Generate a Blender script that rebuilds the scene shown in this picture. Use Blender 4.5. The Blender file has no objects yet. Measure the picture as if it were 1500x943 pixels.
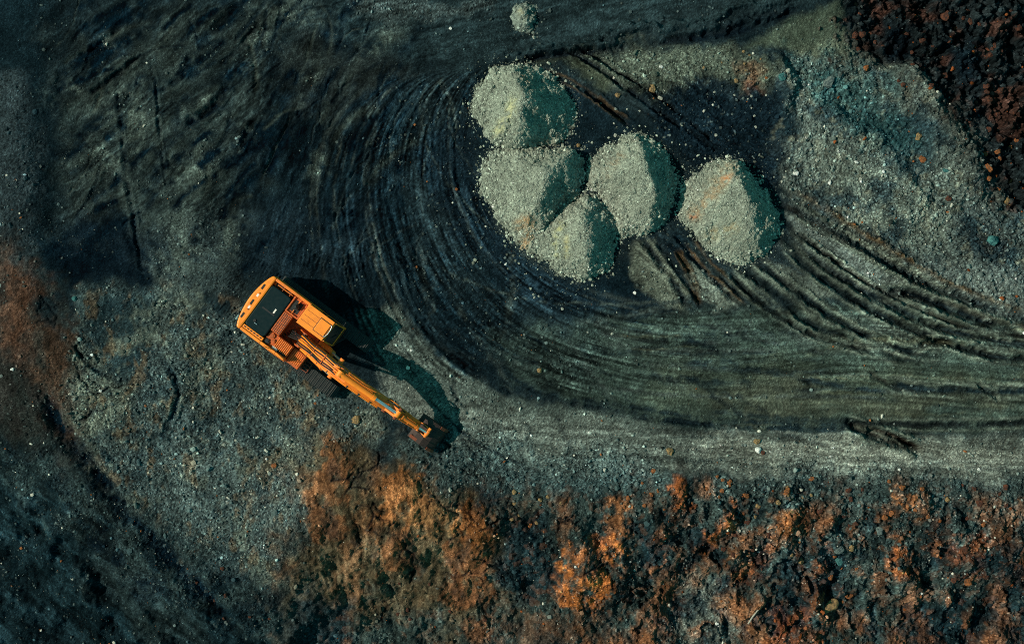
import bpy, bmesh, math, random
import numpy as np
from math import radians, sin, cos, pi

# ------------------------------------------------------------------ basics
S = 0.032                      # metres per plan unit (drawing units of the site plan)
CX, CY = 750.0, 471.5          # plan centre
CAMH = 75.0
rng = np.random.default_rng(7)
random.seed(7)
scene = bpy.context.scene
COL = scene.collection
LCAL = np.array([1.02, 0.98, 0.86])     # what one unit of albedo returns in full sun on the flat


def lin(r, g, b):
    c = np.array([r, g, b]) / 255.0
    return np.where(c <= 0.04045, c / 12.92, ((c + 0.055) / 1.055) ** 2.4)


def A(r, g, b):
    """albedo of a soil that looks (r, g, b) on flat sunlit ground"""
    return lin(r, g, b) / LCAL


def wx(px): return (px - CX) * S
def wy(py): return (CY - py) * S


# ------------------------------------------------------------------ noise
TAB = rng.random(1 << 18).astype(np.float32)


def _h(ix, iy, seed):
    return TAB[((ix * 73856093) ^ (iy * 19349663) ^ (seed * 83492791)) & ((1 << 18) - 1)]


def vnoise(x, y, seed=0):
    xf = np.floor(x); yf = np.floor(y)
    ix = xf.astype(np.int64); iy = yf.astype(np.int64)
    fx = (x - xf).astype(np.float32); fy = (y - yf).astype(np.float32)
    ux = fx * fx * fx * (fx * (fx * 6 - 15) + 10); uy = fy * fy * fy * (fy * (fy * 6 - 15) + 10)
    a = _h(ix, iy, seed); b = _h(ix + 1, iy, seed); c = _h(ix, iy + 1, seed); d = _h(ix + 1, iy + 1, seed)
    return ((a + (b - a) * ux) * (1 - uy) + (c + (d - c) * ux) * uy) * 2 - 1


def fbm(x, y, oct=4, seed=0, gain=0.5):
    t = 0; amp = 1.0; f = 1.0; s = 0
    for o in range(oct):
        ca, sa = cos(0.6 * o + 0.3), sin(0.6 * o + 0.3)
        t = t + amp * vnoise((x * ca - y * sa) * f + 17.3 * o, (x * sa + y * ca) * f - 9.1 * o, seed + o * 13)
        s += amp; amp *= gain; f *= 2.03
    return t / s


def worley(x, y, seed=0):
    xi = np.floor(x).astype(np.int64); yi = np.floor(y).astype(np.int64)
    best = np.full(np.broadcast(x, y).shape, 9.0, np.float32); cid = np.zeros_like(best)
    for dx in (-1, 0, 1):
        for dy in (-1, 0, 1):
            jx = xi + dx; jy = yi + dy
            ox = jx + _h(jx, jy, seed); oy = jy + _h(jx, jy, seed + 5)
            d = (ox - x) ** 2 + (oy - y) ** 2
            m = d < best
            best = np.where(m, d, best); cid = np.where(m, _h(jx, jy, seed + 9), cid)
    return np.sqrt(best), cid


def sstep(a, b, x):
    t = np.clip((x - a) / (b - a), 0, 1)
    return t * t * (3 - 2 * t)


# ------------------------------------------------------------------ ground grid
def axis(lo, hi, step, far):
    core = np.arange(lo, hi + step * 0.5, step)
    out = []; d = step; p = 0.0
    while p < far:
        d *= 1.35; p += d; out.append(p)
    out = np.array(out)
    return np.concatenate([(lo - out)[::-1], core, core[-1] + out])


XS = axis(-50, 1550, 1.45, 24000); YS = axis(-50, 993, 1.45, 24000)
NX, NY = len(XS), len(YS)
PX, PY = np.meshgrid(XS, YS)             # plan coordinates of every vertex, rows = PY
H = np.zeros((NY, NX), np.float32)
C = np.zeros((NY, NX, 3), np.float32)
GRAV = np.zeros((NY, NX), np.float32)    # density of loose grey pebbles
CLOD = np.zeros((NY, NX), np.float32)    # roughness: clay clods / rubble
W1 = fbm(PX / 38, PY / 38, 4, 1); W2 = fbm(PX / 38, PY / 38, 4, 2)
F1 = fbm(PX / 9, PY / 9, 3, 3); F2 = fbm(PX / 9, PY / 9, 3, 4)
GRAIN = rng.standard_normal((NY, NX)).astype(np.float32)


def win(x0, x1, y0, y1):
    a = np.searchsorted(XS, x0); b = np.searchsorted(XS, x1)
    c = np.searchsorted(YS, y0); d = np.searchsorted(YS, y1)
    return (slice(c, max(d, c + 1)), slice(a, max(b, a + 1)))


def poly_sd(pts, X, Y):
    """signed distance, positive inside"""
    d = np.full(X.shape, 1e9); ins = np.zeros(X.shape, bool)
    n = len(pts)
    for i in range(n):
        ax, ay = pts[i]; bx, by = pts[(i + 1) % n]
        ex, ey = bx - ax, by - ay
        t = np.clip(((X - ax) * ex + (Y - ay) * ey) / (ex * ex + ey * ey + 1e-9), 0, 1)
        d = np.minimum(d, (X - ax - t * ex) ** 2 + (Y - ay - t * ey) ** 2)
        c = ((ay > Y) != (by > Y)) & (X < ex * (Y - ay) / (ey + (1e-9 if ey >= 0 else -1e-9)) + ax)
        ins ^= c
    d = np.sqrt(d)
    return np.where(ins, d, -d)


def region(pts, soft=12, warp=14, fine=4):
    xs = [p[0] for p in pts]; ys = [p[1] for p in pts]; m = soft + warp + fine + 4
    w = win(min(xs) - m, max(xs) + m, min(ys) - m, max(ys) + m)
    X = PX[w] + W1[w] * warp * 1.6 + F1[w] * fine * 1.6; Y = PY[w] + W2[w] * warp * 1.6 + F2[w] * fine * 1.6
    return w, sstep(-soft, soft, poly_sd(pts, X, Y)).astype(np.float32)


def paint(w, m, col, k=1.0):
    mm = (m * k)[..., None]
    C[w] = C[w] * (1 - mm) + mm * np.asarray(col, np.float32)


def catmull(pts, step=9.0):
    P = [np.array(p, float) for p in pts]
    P = [2 * P[0] - P[1]] + P + [2 * P[-1] - P[-2]]
    out = []
    for i in range(1, len(P) - 2):
        n = max(2, int(np.linalg.norm(P[i + 1] - P[i]) / step))
        for k in range(n):
            t = k / n
            out.append(0.5 * ((2 * P[i]) + (-P[i - 1] + P[i + 1]) * t + (2 * P[i - 1] - 5 * P[i] + 4 * P[i + 1] - P[i + 2]) * t * t
                              + (-P[i - 1] + 3 * P[i] - 3 * P[i + 1] + P[i + 2]) * t ** 3))
    out.append(P[-2])
    return np.array(out)


def stroke_field(path, reach, taper=True):
    """distance to a path (signed side too) inside its own window; ends fade"""
    x0, y0 = path.min(0) - reach; x1, y1 = path.max(0) + reach
    w = win(x0, x1, y0, y1)
    r0, c0 = w[0].start, w[1].start
    D = np.full((w[0].stop - r0, w[1].stop - c0), 1e4, np.float32); T = np.zeros_like(D)
    n = len(path) - 1
    for i in range(n):
        ax, ay = path[i]; bx, by = path[i + 1]
        v = win(min(ax, bx) - reach, max(ax, bx) + reach, min(ay, by) - reach, max(ay, by) + reach)
        v2 = (slice(max(v[0].start - r0, 0), max(v[0].stop - r0, 0)), slice(max(v[1].start - c0, 0), max(v[1].stop - c0, 0)))
        X = PX[w][v2] + F1[w][v2] * 2.4 + W1[w][v2] * 2; Y = PY[w][v2] + F2[w][v2] * 2.4 + W2[w][v2] * 2
        if X.size == 0: continue
        ex, ey = bx - ax, by - ay
        t = np.clip(((X - ax) * ex + (Y - ay) * ey) / (ex * ex + ey * ey + 1e-9), 0, 1)
        d = np.sqrt((X - ax - t * ex) ** 2 + (Y - ay - t * ey) ** 2)
        m = d < D[v2]
        D[v2] = np.where(m, d, D[v2]); T[v2] = np.where(m, (i + t) / n, T[v2])
    fade = np.minimum(sstep(0, 0.12, T), 1 - sstep(0.88, 1.0, T)) if taper else np.ones_like(D)
    return w, D, T, fade


def rut(pts, width, depth, col=None, k=0.8, shoulder=0.5, step=9.0, taper=True, raw=False, breakup=0.6, shcol=None):
    path = np.array(pts, float) if raw else catmull(pts, step)
    w, D, T, fade = stroke_field(path, width * 3 + 6, taper)
    brk = np.clip(1 + breakup * (W1[w] + 0.9 * F2[w]) * 1.6, 0.05, 1.5) * fade
    g = np.exp(-(D / width) ** 2) * brk
    sh = np.exp(-((D - 1.7 * width) / (0.65 * width)) ** 2) * brk
    H[w] += depth * (-g + shoulder * sh)
    if col is not None:
        paint(w, np.clip(g * k, 0, 1), col)
    if shcol is not None:
        paint(w, np.clip(sh * k * 0.8, 0, 1), shcol)
    return w, g


# ------------------------------------------------------------------ soils (albedo)
DARK = A(14, 28, 33); DARKER = A(8, 21, 27); MID = A(29, 40, 42); SLATE = A(45, 56, 58)
ROAD = A(57, 70, 62); OLIVE = A(64, 73, 60); GRAVEL = A(82, 93, 86); PALE = A(112, 122, 108); GREY = A(70, 82, 80)
CLAY = A(150, 88, 42); CLAY2 = A(122, 74, 42); BROWN = A(88, 58, 38); RUST = A(120, 58, 28); UMBER = A(52, 42, 34)

C[:] = MID
m = sstep(-0.25, 0.4, fbm(PX / 120, PY / 120, 4, 21))
C[:] = C * (1 - m[..., None] * 0.5) + DARK * m[..., None] * 0.5

# macro relief ------------------------------------------------------
yc = np.interp(PX, [-100, 0, 100, 200, 300, 400, 480, 560, 700, 900, 1100, 1300, 1600],
               [560, 640, 730, 800, 860, 840, 740, 690, 705, 708, 702, 718, 735]) + W1 * 16
drop = sstep(-10, 230, PY - yc)
H -= 2.0 * drop.astype(np.float32)
H += (0.5 * W1 * sstep(0, 90, PY - yc)).astype(np.float32)
# rubble slope upper right : two stepped banks
def bank(pts, wl, wr, h):
    path = catmull(pts, 10)
    w = win(path[:, 0].min() - wl - wr, path[:, 0].max() + wl + wr, path[:, 1].min() - wl - wr, path[:, 1].max() + wl + wr)
    X = PX[w] + W1[w] * 22 + F1[w] * 6; Y = PY[w] + W2[w] * 22 + F2[w] * 6
    best = np.full(X.shape, 1e9); side = np.zeros(X.shape); par = np.zeros(X.shape)
    for i in range(len(path) - 1):
        a = path[i]; e = path[i + 1] - a
        t = np.clip(((X - a[0]) * e[0] + (Y - a[1]) * e[1]) / (e @ e), 0, 1)
        dx = X - a[0] - t * e[0]; dy = Y - a[1] - t * e[1]
        d = dx * dx + dy * dy; mm = d < best
        best = np.where(mm, d, best); side = np.where(mm, np.sign(e[0] * dy - e[1] * dx), side); par = np.where(mm, (i + t) / (len(path) - 1), par)
    d = np.sqrt(best)
    pr = np.where(side > 0, 1 - sstep(0, wl, d), 1 - sstep(0, wr, d))
    H[w] += (h * pr * np.minimum(sstep(0, .18, par), 1 - sstep(.82, 1, par))).astype(np.float32)

bank([(1150, 128), (1215, 165), (1275, 205), (1315, 252), (1385, 310)], 120, 34, 0.40)
bank([(1300, 85), (1360, 150), (1410, 215), (1440, 310)], 70, 26, 0.5)
bank([(1098, 112), (1135, 105), (1150, 150), (1150, 185)], 45, 22, 0.5)
w, m = region([(1235, -60), (1250, 80), (1320, 95), (1410, 180), (1455, 270), (1480, 300), (1560, 300), (1560, -60)], 30, 26, 10)
H[w] += m * (-0.5 + 0.9 * W1[w] + 0.5 * F1[w]); REDW = (w, m)
# berms
bank([(690, 100), (735, 86), (830, 63), (920, 52), (1000, 32), (1100, 12), (1200, -20)], 12, 10, 0.32)
bank([(1000, 52), (1090, 36), (1180, 6)], 10, 8, 0.22)
# low mounds on the left
for (x, y, rx, ry, h, rot) in [(140, 450, 60, 34, .5, -.6), (205, 470, 34, 70, .35, .2), (260, 540, 30, 70, .3, .25), (30, 250, 45, 190, .6, .05), (40, 520, 60, 150, .5, 0), (170, 600, 90, 60, .3, .3),
                               (285, 330, 26, 60, .3, .2), (330, 400, 22, 50, .35, .25), (235, 190, 50, 70, .25, .1), (300, 250, 40, 60, .2, -.2), (600, 640, 40, 25, .35, .3), (505, 700, 26, 60, .35, -.2),
                               (600, 730, 70, 45, .7, .1), (690, 775, 50, 40, .6, .5), (560, 810, 60, 60, .5, 0), (870, 850, 70, 80, .8, .3), (990, 720, 25, 40, .5, .5), (1035, 780, 16, 60, .6, .75), (1090, 815, 16, 55, .6, .5),
                               (1150, 770, 30, 70, .6, -.2), (1205, 850, 16, 90, .6, .1), (1318, 810, 22, 70, .6, -.15), (1340, 735, 50, 24, .5, .7), (1425, 815, 60, 60, .6, .2), (1150, 910, 60, 50, .6, 0), (760, 850, 50, 70, -.5, .4), (1270, 930, 60, 60, -.3, 0),
                               (1430, 900, 90, 60, -.6, 0), (1180, 850, 16, 60, -.5, .1), (350, 850, 60, 20, -.3, .4)]:
    w = win(x - 3 * max(rx, ry), x + 3 * max(rx, ry), y - 3 * max(rx, ry), y + 3 * max(rx, ry))
    X = PX[w] - x + W2[w] * 12; Y = PY[w] - y + W1[w] * 12
    a = X * cos(rot) + Y * sin(rot); b = -X * sin(rot) + Y * cos(rot)
    H[w] += h * np.exp(-(a / rx) ** 2 - (b / ry) ** 2)

# ------------------------------------------------------------------ soil zones
def zone(pts, col, k=1.0, soft=12, warp=14, fine=4, grav=None, clod=None):
    w, m = region(pts, soft, warp, fine)
    paint(w, m, col, k)
    if grav is not None: GRAV[w] = GRAV[w] * (1 - m) + grav * m
    if clod is not None: CLOD[w] = CLOD[w] * (1 - m) + clod * m
    return w, m

GRAV[:] = 0.10
# big ones first
zone([(-60, -60), (70, -60), (90, 300), (120, 420), (60, 380), (-60, 380)], DARK, .9, 25, grav=.12, clod=.15)
zone([(-60, 90), (30, 110), (55, 250), (60, 370), (20, 420), (-60, 420)], SLATE, .8, 18, 16, grav=.5, clod=.3)
zone([(80, 100), (340, 60), (330, 280), (300, 330), (90, 330)], A(40, 50, 48), .75, 30, grav=.2)
zone([(380, 60), (560, 40), (600, 100), (570, 260), (600, 420), (560, 460), (500, 470), (400, 400), (320, 400), (320, 330), (390, 260)], DARKER, .8, 26, 20, grav=.06)
zone([(400, 60), (600, 70), (560, 160), (430, 180)], A(36, 42, 40), .8, 22, 20)
zone([(330, 300), (540, 290), (560, 390), (440, 410), (340, 400)], A(24, 36, 42), .7, 24)
zone([(430, -60), (1220, -60), (1190, 2), (1000, 40), (920, 55), (830, 62), (700, 92), (600, 90), (500, 40)], A(34, 48, 50), .85, 14, grav=.2)
zone([(500, -30), (590, -20), (640, 10), (720, -10), (720, 20), (640, 30), (590, 25), (580, 45), (520, 22)], GREY, .6, 10, 10, 6, grav=1.0)
# olive haul road
zone([(880, 470), (1000, 462), (1200, 450), (1560, 460), (1560, 625), (1300, 628), (1000, 618), (850, 590), (720, 540), (700, 500), (780, 480)], ROAD, .9, 16, 14, grav=.12)
zone([(950, 520), (1250, 530), (1560, 540), (1560, 600), (1200, 610), (950, 600)], A(60, 68, 56), .7, 20, 20)
zone([(1000, 560), (1250, 570), (1500, 560), (1500, 600), (1100, 605)], A(70, 66, 52), .35, 20, 24)
# upper right gravel slope
zone([(1132, 120), (1180, 72), (1245, 78), (1312, 88), (1400, 175), (1448, 265), (1475, 310), (1560, 330), (1560, 480), (1420, 450), (1300, 402), (1190, 325), (1142, 262), (1130, 210), (1165, 180)], GRAVEL, .9, 12, 14, 7, grav=1.0, clod=.5)
zone([(1180, 200), (1300, 240), (1400, 320), (1380, 370), (1290, 350), (1180, 280)], PALE, .45, 26, 26, 8, grav=1.0, clod=.42)
zone([(1160, 100), (1260, 95), (1310, 130), (1330, 200), (1290, 200), (1210, 160)], A(60, 82, 80), .8, 16, 18, 8, grav=.9, clod=.5)  # teal of the shaded hollow put into the gravel colour
zone([(1290, 190), (1330, 165), (1380, 200), (1350, 270), (1310, 250)], A(40, 62, 66), .8, 12, 12, 5, grav=.5, clod=.4)  # teal shade right of the scarp painted into the ground colour
zone([(1400, 300), (1500, 290), (1560, 420), (1460, 420), (1380, 360)], A(62, 74, 72), .8, 18, 14, 6, grav=1.0, clod=.6)
zone([(1420, 340), (1470, 350), (1480, 430), (1440, 425)], UMBER, .7, 12, 10, 6, clod=.6)
zone([(832, 72), (1000, 66), (1090, 70), (1140, 110), (1105, 145), (1010, 132), (960, 150), (905, 112)], A(74, 82, 70), .85, 12, 12, 8, grav=.8, clod=.25)
zone([(780, 85), (860, 82), (905, 120), (870, 140), (800, 105)], A(60, 66, 52), .8, 10, 8)
zone([(1010, 128), (1070, 112), (1135, 140), (1165, 190), (1150, 260), (1120, 270), (1060, 230), (1000, 235), (960, 190), (945, 150)], A(14, 27, 34), .92, 12, 12, 8, grav=.35, clod=.35)
zone([(1090, 70), (1200, 10), (1232, 4), (1246, 84), (1170, 74)], OLIVE, .9, 8, 6, 3, grav=.2)
zone([(1160, 72), (1240, 60), (1246, 86), (1170, 78)], A(92, 98, 80), .6, 10, 8, grav=.5)
zone([(1080, 92), (1108, 95), (1112, 135), (1090, 130)], CLAY2, .35, 8, 8, 6, clod=.7)
w, m = region([(1135, 115), (1240, 75), (1320, 90), (1450, 260), (1560, 330), (1560, 470), (1400, 440), (1190, 330), (1140, 250)], 14, 14, 6)
mm = m * sstep(-.12, .36, fbm(PX[w] / 34, PY[w] / 34, 5, 91, .62) + .25 * W2[w])
paint(w, mm, A(30, 48, 53), .85)
mm = m * sstep(.12, .5, fbm(PX[w] / 15, PY[w] / 15, 4, 92, .6))
paint(w, mm, A(98, 100, 84), .6)
zone([(1150, 78), (1232, 86), (1290, 150), (1332, 190), (1320, 228), (1268, 192), (1190, 140)], A(40, 74, 73), .55, 18, 20, 10, clod=.6)  # repaints the hollows' teal shade over the mottling
# dark soil round the piles
zone([(680, 130), (720, 95), (830, 90), (1000, 230), (930, 190), (850, 235), (830, 260), (700, 220)], A(16, 30, 36), .85, 10, 8)
zone([(560, 130), (700, 100), (690, 180), (700, 280), (760, 370), (900, 440), (870, 560), (700, 540), (590, 430), (550, 250)], A(15, 29, 35), .35, 20, 14, grav=.32)
zone([(690, 180), (760, 370), (840, 415), (930, 400), (930, 350), (1000, 360), (1010, 450), (860, 470), (760, 440), (640, 300), (600, 200)], A(18, 31, 38), .85, 14, 12)
zone([(880, 380), (940, 370), (980, 420), (930, 440), (860, 430)], DARK, .8, 12, 10)
# pale strips between ruts
zone([(925, 355), (960, 350), (1010, 430), (1005, 455), (960, 440), (920, 400)], A(92, 98, 84), .85, 7, 6, 4, grav=.5)
zone([(1000, 385), (1040, 395), (1085, 445), (1050, 455), (1020, 430)], A(98, 106, 94), .85, 6, 5, 4, grav=.6)
zone([(1120, 380), (1150, 385), (1225, 432), (1200, 442), (1150, 420)], A(84, 92, 82), .8, 6, 5, 4, grav=.5)
zone([(1145, 312), (1190, 330), (1300, 395), (1390, 440), (1340, 440), (1270, 425), (1190, 370)], A(98, 108, 100), .9, 8, 6, 4, grav=.7)
zone([(1340, 385), (1420, 380), (1560, 420), (1560, 470), (1420, 450)], A(84, 94, 88), .7, 12, 10, 5, grav=.6)
zone([(1230, 465), (1300, 468), (1400, 510), (1340, 515), (1270, 490)], A(76, 84, 76), .6, 8, 8, 5, grav=.6)
zone([(1130, 460), (1200, 490), (1190, 510), (1140, 490)], A(74, 84, 78), .5, 10, 8, 5)
# fan in front of the machine and strip under the road
zone([(526, 456), (588, 450), (606, 486), (640, 524), (700, 560), (760, 582), (840, 594), (960, 612), (1000, 625), (800, 625), (690, 615), (600, 575), (555, 530)], A(80, 90, 82), .9, 8, 8, 4, grav=.55)
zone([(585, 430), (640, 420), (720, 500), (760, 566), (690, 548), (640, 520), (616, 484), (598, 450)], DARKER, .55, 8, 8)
zone([(560, 545), (690, 600), (850, 612), (1000, 630), (1250, 632), (1560, 640), (1560, 705), (1300, 705), (1000, 688), (800, 695), (640, 650), (560, 590)], A(98, 106, 96), .85, 14, 12, 5, grav=.6, clod=.06)
zone([(1040, 635), (1250, 640), (1560, 655), (1560, 690), (1200, 680), (1040, 670)], A(118, 121, 107), .6, 16, 14, 5)
zone([(640, 640), (900, 660), (1000, 690), (980, 760), (880, 720), (740, 740), (640, 700)], A(62, 80, 78), .75, 20, 20, 8, grav=.9, clod=.45)
# left gravel apron
zone([(118, 432), (215, 420), (330, 470), (360, 440), (450, 560), (545, 600), (560, 640), (470, 690), (440, 780), (420, 850), (300, 830), (200, 760), (130, 680), (95, 560)], A(62, 76, 74), .9, 18, 18, 6, grav=1.0, clod=.4)
zone([(240, 650), (430, 640), (430, 780), (330, 810), (240, 730)], A(78, 92, 88), .7, 30, 24, 7, grav=1.2, clod=.34)
zone([(110, 520), (190, 560), (180, 640), (110, 620)], A(92, 98, 82), .6, 18, 16, 6)
zone([(210, 320), (330, 310), (350, 430), (250, 450), (215, 400)], A(50, 62, 62), .7, 18, 16, 6, grav=.6, clod=.22)
zone([(125, 440), (210, 425), (235, 500), (190, 560), (130, 510)], A(30, 48, 52), .75, 14, 12, 6, grav=.4, clod=.3)
zone([(130, 310), (220, 330), (215, 415), (100, 420), (70, 360)], A(8, 20, 28), .85, 20, 16, 6)
w, m = region([(118, 432), (330, 430), (545, 600), (560, 640), (440, 780), (420, 850), (300, 830), (130, 680), (95, 560)], 24, 18, 6)
paint(w, m * sstep(.0, .4, fbm(PX[w] / 36, PY[w] / 36, 5, 101, .62)), A(98, 106, 92), .6)
paint(w, m * sstep(.08, .45, fbm(PX[w] / 22, PY[w] / 22, 4, 102, .62)), A(30, 46, 50), .6)
paint(w, m * sstep(.14, .45, fbm(PX[w] / 18, PY[w] / 30, 4, 103, .62)), A(104, 84, 56), .45)
# brown left edge
zone([(-60, 380), (40, 360), (70, 440), (105, 540), (120, 680), (60, 660), (-60, 640)], A(46, 44, 39), .75, 26, 24, 9, clod=.3, grav=.25)
zone([(10, 370), (60, 400), (50, 520), (5, 500)], A(92, 58, 38), .5, 24, 18, 9)
zone([(60, 460), (100, 470), (115, 620), (90, 640), (70, 560)], A(92, 62, 40), .4, 18, 14, 9)
w, m = region([(-60, 360), (70, 380), (125, 520), (120, 680), (-60, 660)], 24, 24, 8)
paint(w, m * sstep(-.05, .35, fbm(PX[w] / 20, PY[w] / 30, 5, 97, .62)), A(46, 56, 52), .4)
# lower left dark
zone([(-60, 640), (60, 680), (170, 770), (270, 860), (420, 880), (440, 1000), (-60, 1000)], A(14, 28, 32), .9, 60, 34, 10, grav=.3, clod=.10)
zone([(120, 790), (200, 830), (300, 940), (220, 960), (120, 850)], A(38, 50, 50), .6, 18, 16)
zone([(130, 770), (240, 850), (210, 880), (120, 800)], A(8, 20, 28), .8, 12, 10)
w, m = region([(40, 640), (130, 690), (260, 800), (420, 850), (400, 930), (240, 890), (110, 780), (10, 690)], 44, 30, 10)
paint(w, m * sstep(-.25, .3, fbm(PX[w] / 26, PY[w] / 26, 5, 111, .62)), A(50, 64, 62), .6)
GRAV[w] = np.maximum(GRAV[w], .8 * m); CLOD[w] = np.maximum(CLOD[w], .36 * m)
# lower slope
zone([(430, 740), (560, 690), (740, 730), (900, 720), (1100, 700), (1300, 712), (1560, 725), (1560, 1000), (420, 1000)], A(50, 62, 58), .85, 18, 18, 8, grav=.4, clod=.6)
zone([(1100, 690), (1300, 700), (1560, 705), (1560, 860), (1300, 880), (1100, 830), (1000, 760)], A(60, 74, 71), .6, 20, 20, 10, grav=.8, clod=.62)
zone([(560, 680), (640, 690), (740, 760), (730, 900), (640, 920), (540, 900), (440, 940), (440, 720), (480, 640)], A(92, 76, 52), .7, 52, 34, 14, clod=.28, grav=.08)
for pts, c, k in [
    ([(478, 640), (505, 640), (520, 700), (510, 740), (480, 700)], CLAY2, .8),
    ([(470, 690), (500, 700), (500, 790), (450, 800), (440, 740)], CLAY2, .7),
    ([(570, 690), (620, 690), (630, 740), (600, 790), (560, 760)], CLAY, .7),
    ([(600, 700), (660, 740), (690, 760), (650, 790), (600, 770)], A(140, 96, 56), .75),
    ([(665, 745), (705, 735), (725, 780), (700, 820), (660, 790)], CLAY, .85),
    ([(545, 780), (600, 780), (610, 840), (560, 850)], CLAY2, .7),
    ([(640, 790), (720, 820), (720, 900), (650, 900)], A(120, 70, 38), .7),
    ([(500, 800), (540, 800), (530, 900), (490, 900)], A(104, 70, 44), .6),
    ([(830, 800), (900, 780), (925, 800), (910, 860), (870, 905), (820, 890), (805, 850)], A(168, 94, 40), .95),
    ([(880, 730), (925, 725), (925, 790), (880, 780)], CLAY, .6),
    ([(975, 705), (1010, 700), (1015, 745), (985, 750)], A(170, 88, 36), .8),
    ([(1075, 735), (1088, 745), (1058, 790), (1030, 800), (1038, 782)], A(172, 94, 44), .9),
    ([(1020, 795), (1050, 795), (1040, 815), (1018, 812)], CLAY2, .8),
    ([(1085, 780), (1095, 785), (1070, 835), (1055, 830)], CLAY2, .7),
    ([(1110, 800), (1135, 795), (1135, 840), (1100, 870), (1080, 868), (1105, 840)], RUST, .8),
    ([(1140, 745), (1170, 745), (1165, 800), (1140, 790)], CLAY, .8),
    ([(1195, 780), (1215, 790), (1215, 840), (1205, 900), (1190, 910), (1195, 840)], A(118, 66, 36), .85),
    ([(1300, 715), (1350, 735), (1358, 765), (1320, 745)], CLAY, .7),
    ([(1310, 775), (1330, 780), (1330, 820), (1345, 845), (1320, 850), (1308, 810)], A(164, 88, 40), .8),
    ([(1395, 780), (1445, 790), (1450, 850), (1420, 870), (1390, 830)], RUST, .7),
    ([(1130, 895), (1180, 890), (1215, 930), (1200, 1000), (1130, 1000)], RUST, .85),
    ([(1005, 820), (1040, 830), (1040, 860), (1010, 890)], CLAY2, .6),
    ([(940, 880), (1000, 890), (990, 1000), (900, 1000), (900, 920)], A(110, 64, 36), .55),
    ([(800, 900), (900, 905), (880, 1000), (700, 1000), (720, 930)], A(92, 60, 40), .5)]:
    w, m = region(pts, 7, 9, 9)
    br = sstep(-.30, .28, fbm(PX[w] / 15, PY[w] / 22, 5, 81, .62) + .25 * (m - .5))
    paint(w, m * br, (np.asarray(c) * .9 + .12 * A(120, 110, 90)), min(1, k * 1.08))
    CLOD[w] = CLOD[w] * (1 - .5 * m) + .25 * .5 * m
    H[w] += 0.10 * m * br
for pts in [[(740, 760), (800, 760), (810, 860), (760, 900), (720, 840)], [(930, 760), (990, 760), (980, 830), (930, 850)], [(1150, 830), (1190, 800), (1190, 900), (1155, 900)], [(1220, 790), (1250, 800), (1240, 890), (1215, 890)],
            [(1350, 760), (1390, 760), (1390, 850), (1350, 840)], [(1450, 790), (1560, 780), (1560, 900), (1460, 880)], [(1350, 880), (1450, 890), (1450, 1000), (1330, 1000)], [(680, 700), (740, 720), (730, 760), (690, 740)], [(440, 870), (520, 900), (500, 1000), (400, 1000)]]:
    zone(pts, A(17, 36, 42), .8, 16, 16, 8)
zone([(1000, 850), (1075, 850), (1085, 905), (1060, 960), (990, 960)], A(86, 92, 84), .7, 14, 12, 8, grav=1.2, clod=.3)
zone([(1470, 870), (1560, 860), (1560, 1000), (1450, 1000)], A(44, 62, 64), .7, 18, 14, grav=.6)
# red-brown rubble, top right
w, m = REDW
m = sstep(.25, .75, m + .45 * F1[w] * (m > .01) + .25 * W1[w] * (m > .01)).astype(np.float32)
paint(w, m, A(24, 30, 31), .95); CLOD[w] = CLOD[w] * (1 - m) + 1.15 * m; GRAV[w] = GRAV[w] * (1 - m) + .1 * m
mm = m * sstep(.0, .5, fbm(PX[w] / 26, PY[w] / 26, 4, 77) + .02)
paint(w, mm, A(56, 37, 30), .8)
zone([(1240, 60), (1330, 100), (1415, 180), (1472, 300), (1436, 300), (1378, 195), (1300, 112), (1228, 88)], A(62, 60, 52), .5, 18, 18, 10, grav=.6, clod=.6)
for pts in [[(1300, 40), (1340, 40), (1330, 95), (1300, 90)], [(1390, 60), (1440, 60), (1440, 140), (1410, 130)]]:
    zone(pts, A(6, 16, 22), .8, 14, 12)

w, m = region([(430, 700), (560, 670), (760, 740), (1000, 700), (1100, 720), (1560, 730), (1560, 1000), (420, 1000)], 40, 30, 10)
mm = m * sstep(.02, .5, fbm(PX[w] / 40, PY[w] / 60, 5, 93, .6) + .2 * W1[w])
paint(w, mm, A(124, 78, 46), .55)
mm = m * sstep(.05, .5, fbm(PX[w] / 26, PY[w] / 40, 5, 94, .6))
paint(w, mm, A(28, 45, 48), .45)
w, m = region([(940, 735), (1100, 715), (1300, 730), (1560, 740), (1560, 960), (900, 960)], 24, 20, 8)
rn = fbm((PX[w] + .35 * PY[w] * np.sign(W1[w]) * .2 + 26 * W2[w]) / 30, (PY[w] + 20 * W1[w]) / 46, 5, 105, .6)
H[w] += .50 * m * rn
paint(w, m * sstep(.10, .38, rn) * sstep(-.25, .2, fbm(PX[w] / 60, PY[w] / 60, 3, 106)), A(132, 82, 50), .5)
paint(w, m * sstep(.08, .36, -rn), A(20, 38, 44), .75)
zone([(585, 650), (655, 652), (690, 700), (640, 712), (600, 690)], A(58, 74, 72), .85, 12, 14, 8, grav=.9, clod=.5)
# ------------------------------------------------------------------ ruts and tyre tracks
inner = catmull([(770, 84), (715, 108), (684, 170), (684, 250), (712, 320), (755, 375), (825, 420), (905, 448), (1000, 460), (1150, 452), (1320, 446), (1560, 470)], 12)
outer = catmull([(690, 92), (610, 120), (560, 190), (548, 280), (570, 380), (612, 470), (670, 530), (750, 575), (850, 600), (1000, 622), (1250, 630), (1560, 632)], 12)


def resample(p, n):
    d = np.r_[0, np.cumsum(np.hypot(*np.diff(p, axis=0).T))]; t = np.linspace(0, d[-1], n)
    return np.c_[np.interp(t, d, p[:, 0]), np.interp(t, d, p[:, 1])]


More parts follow.
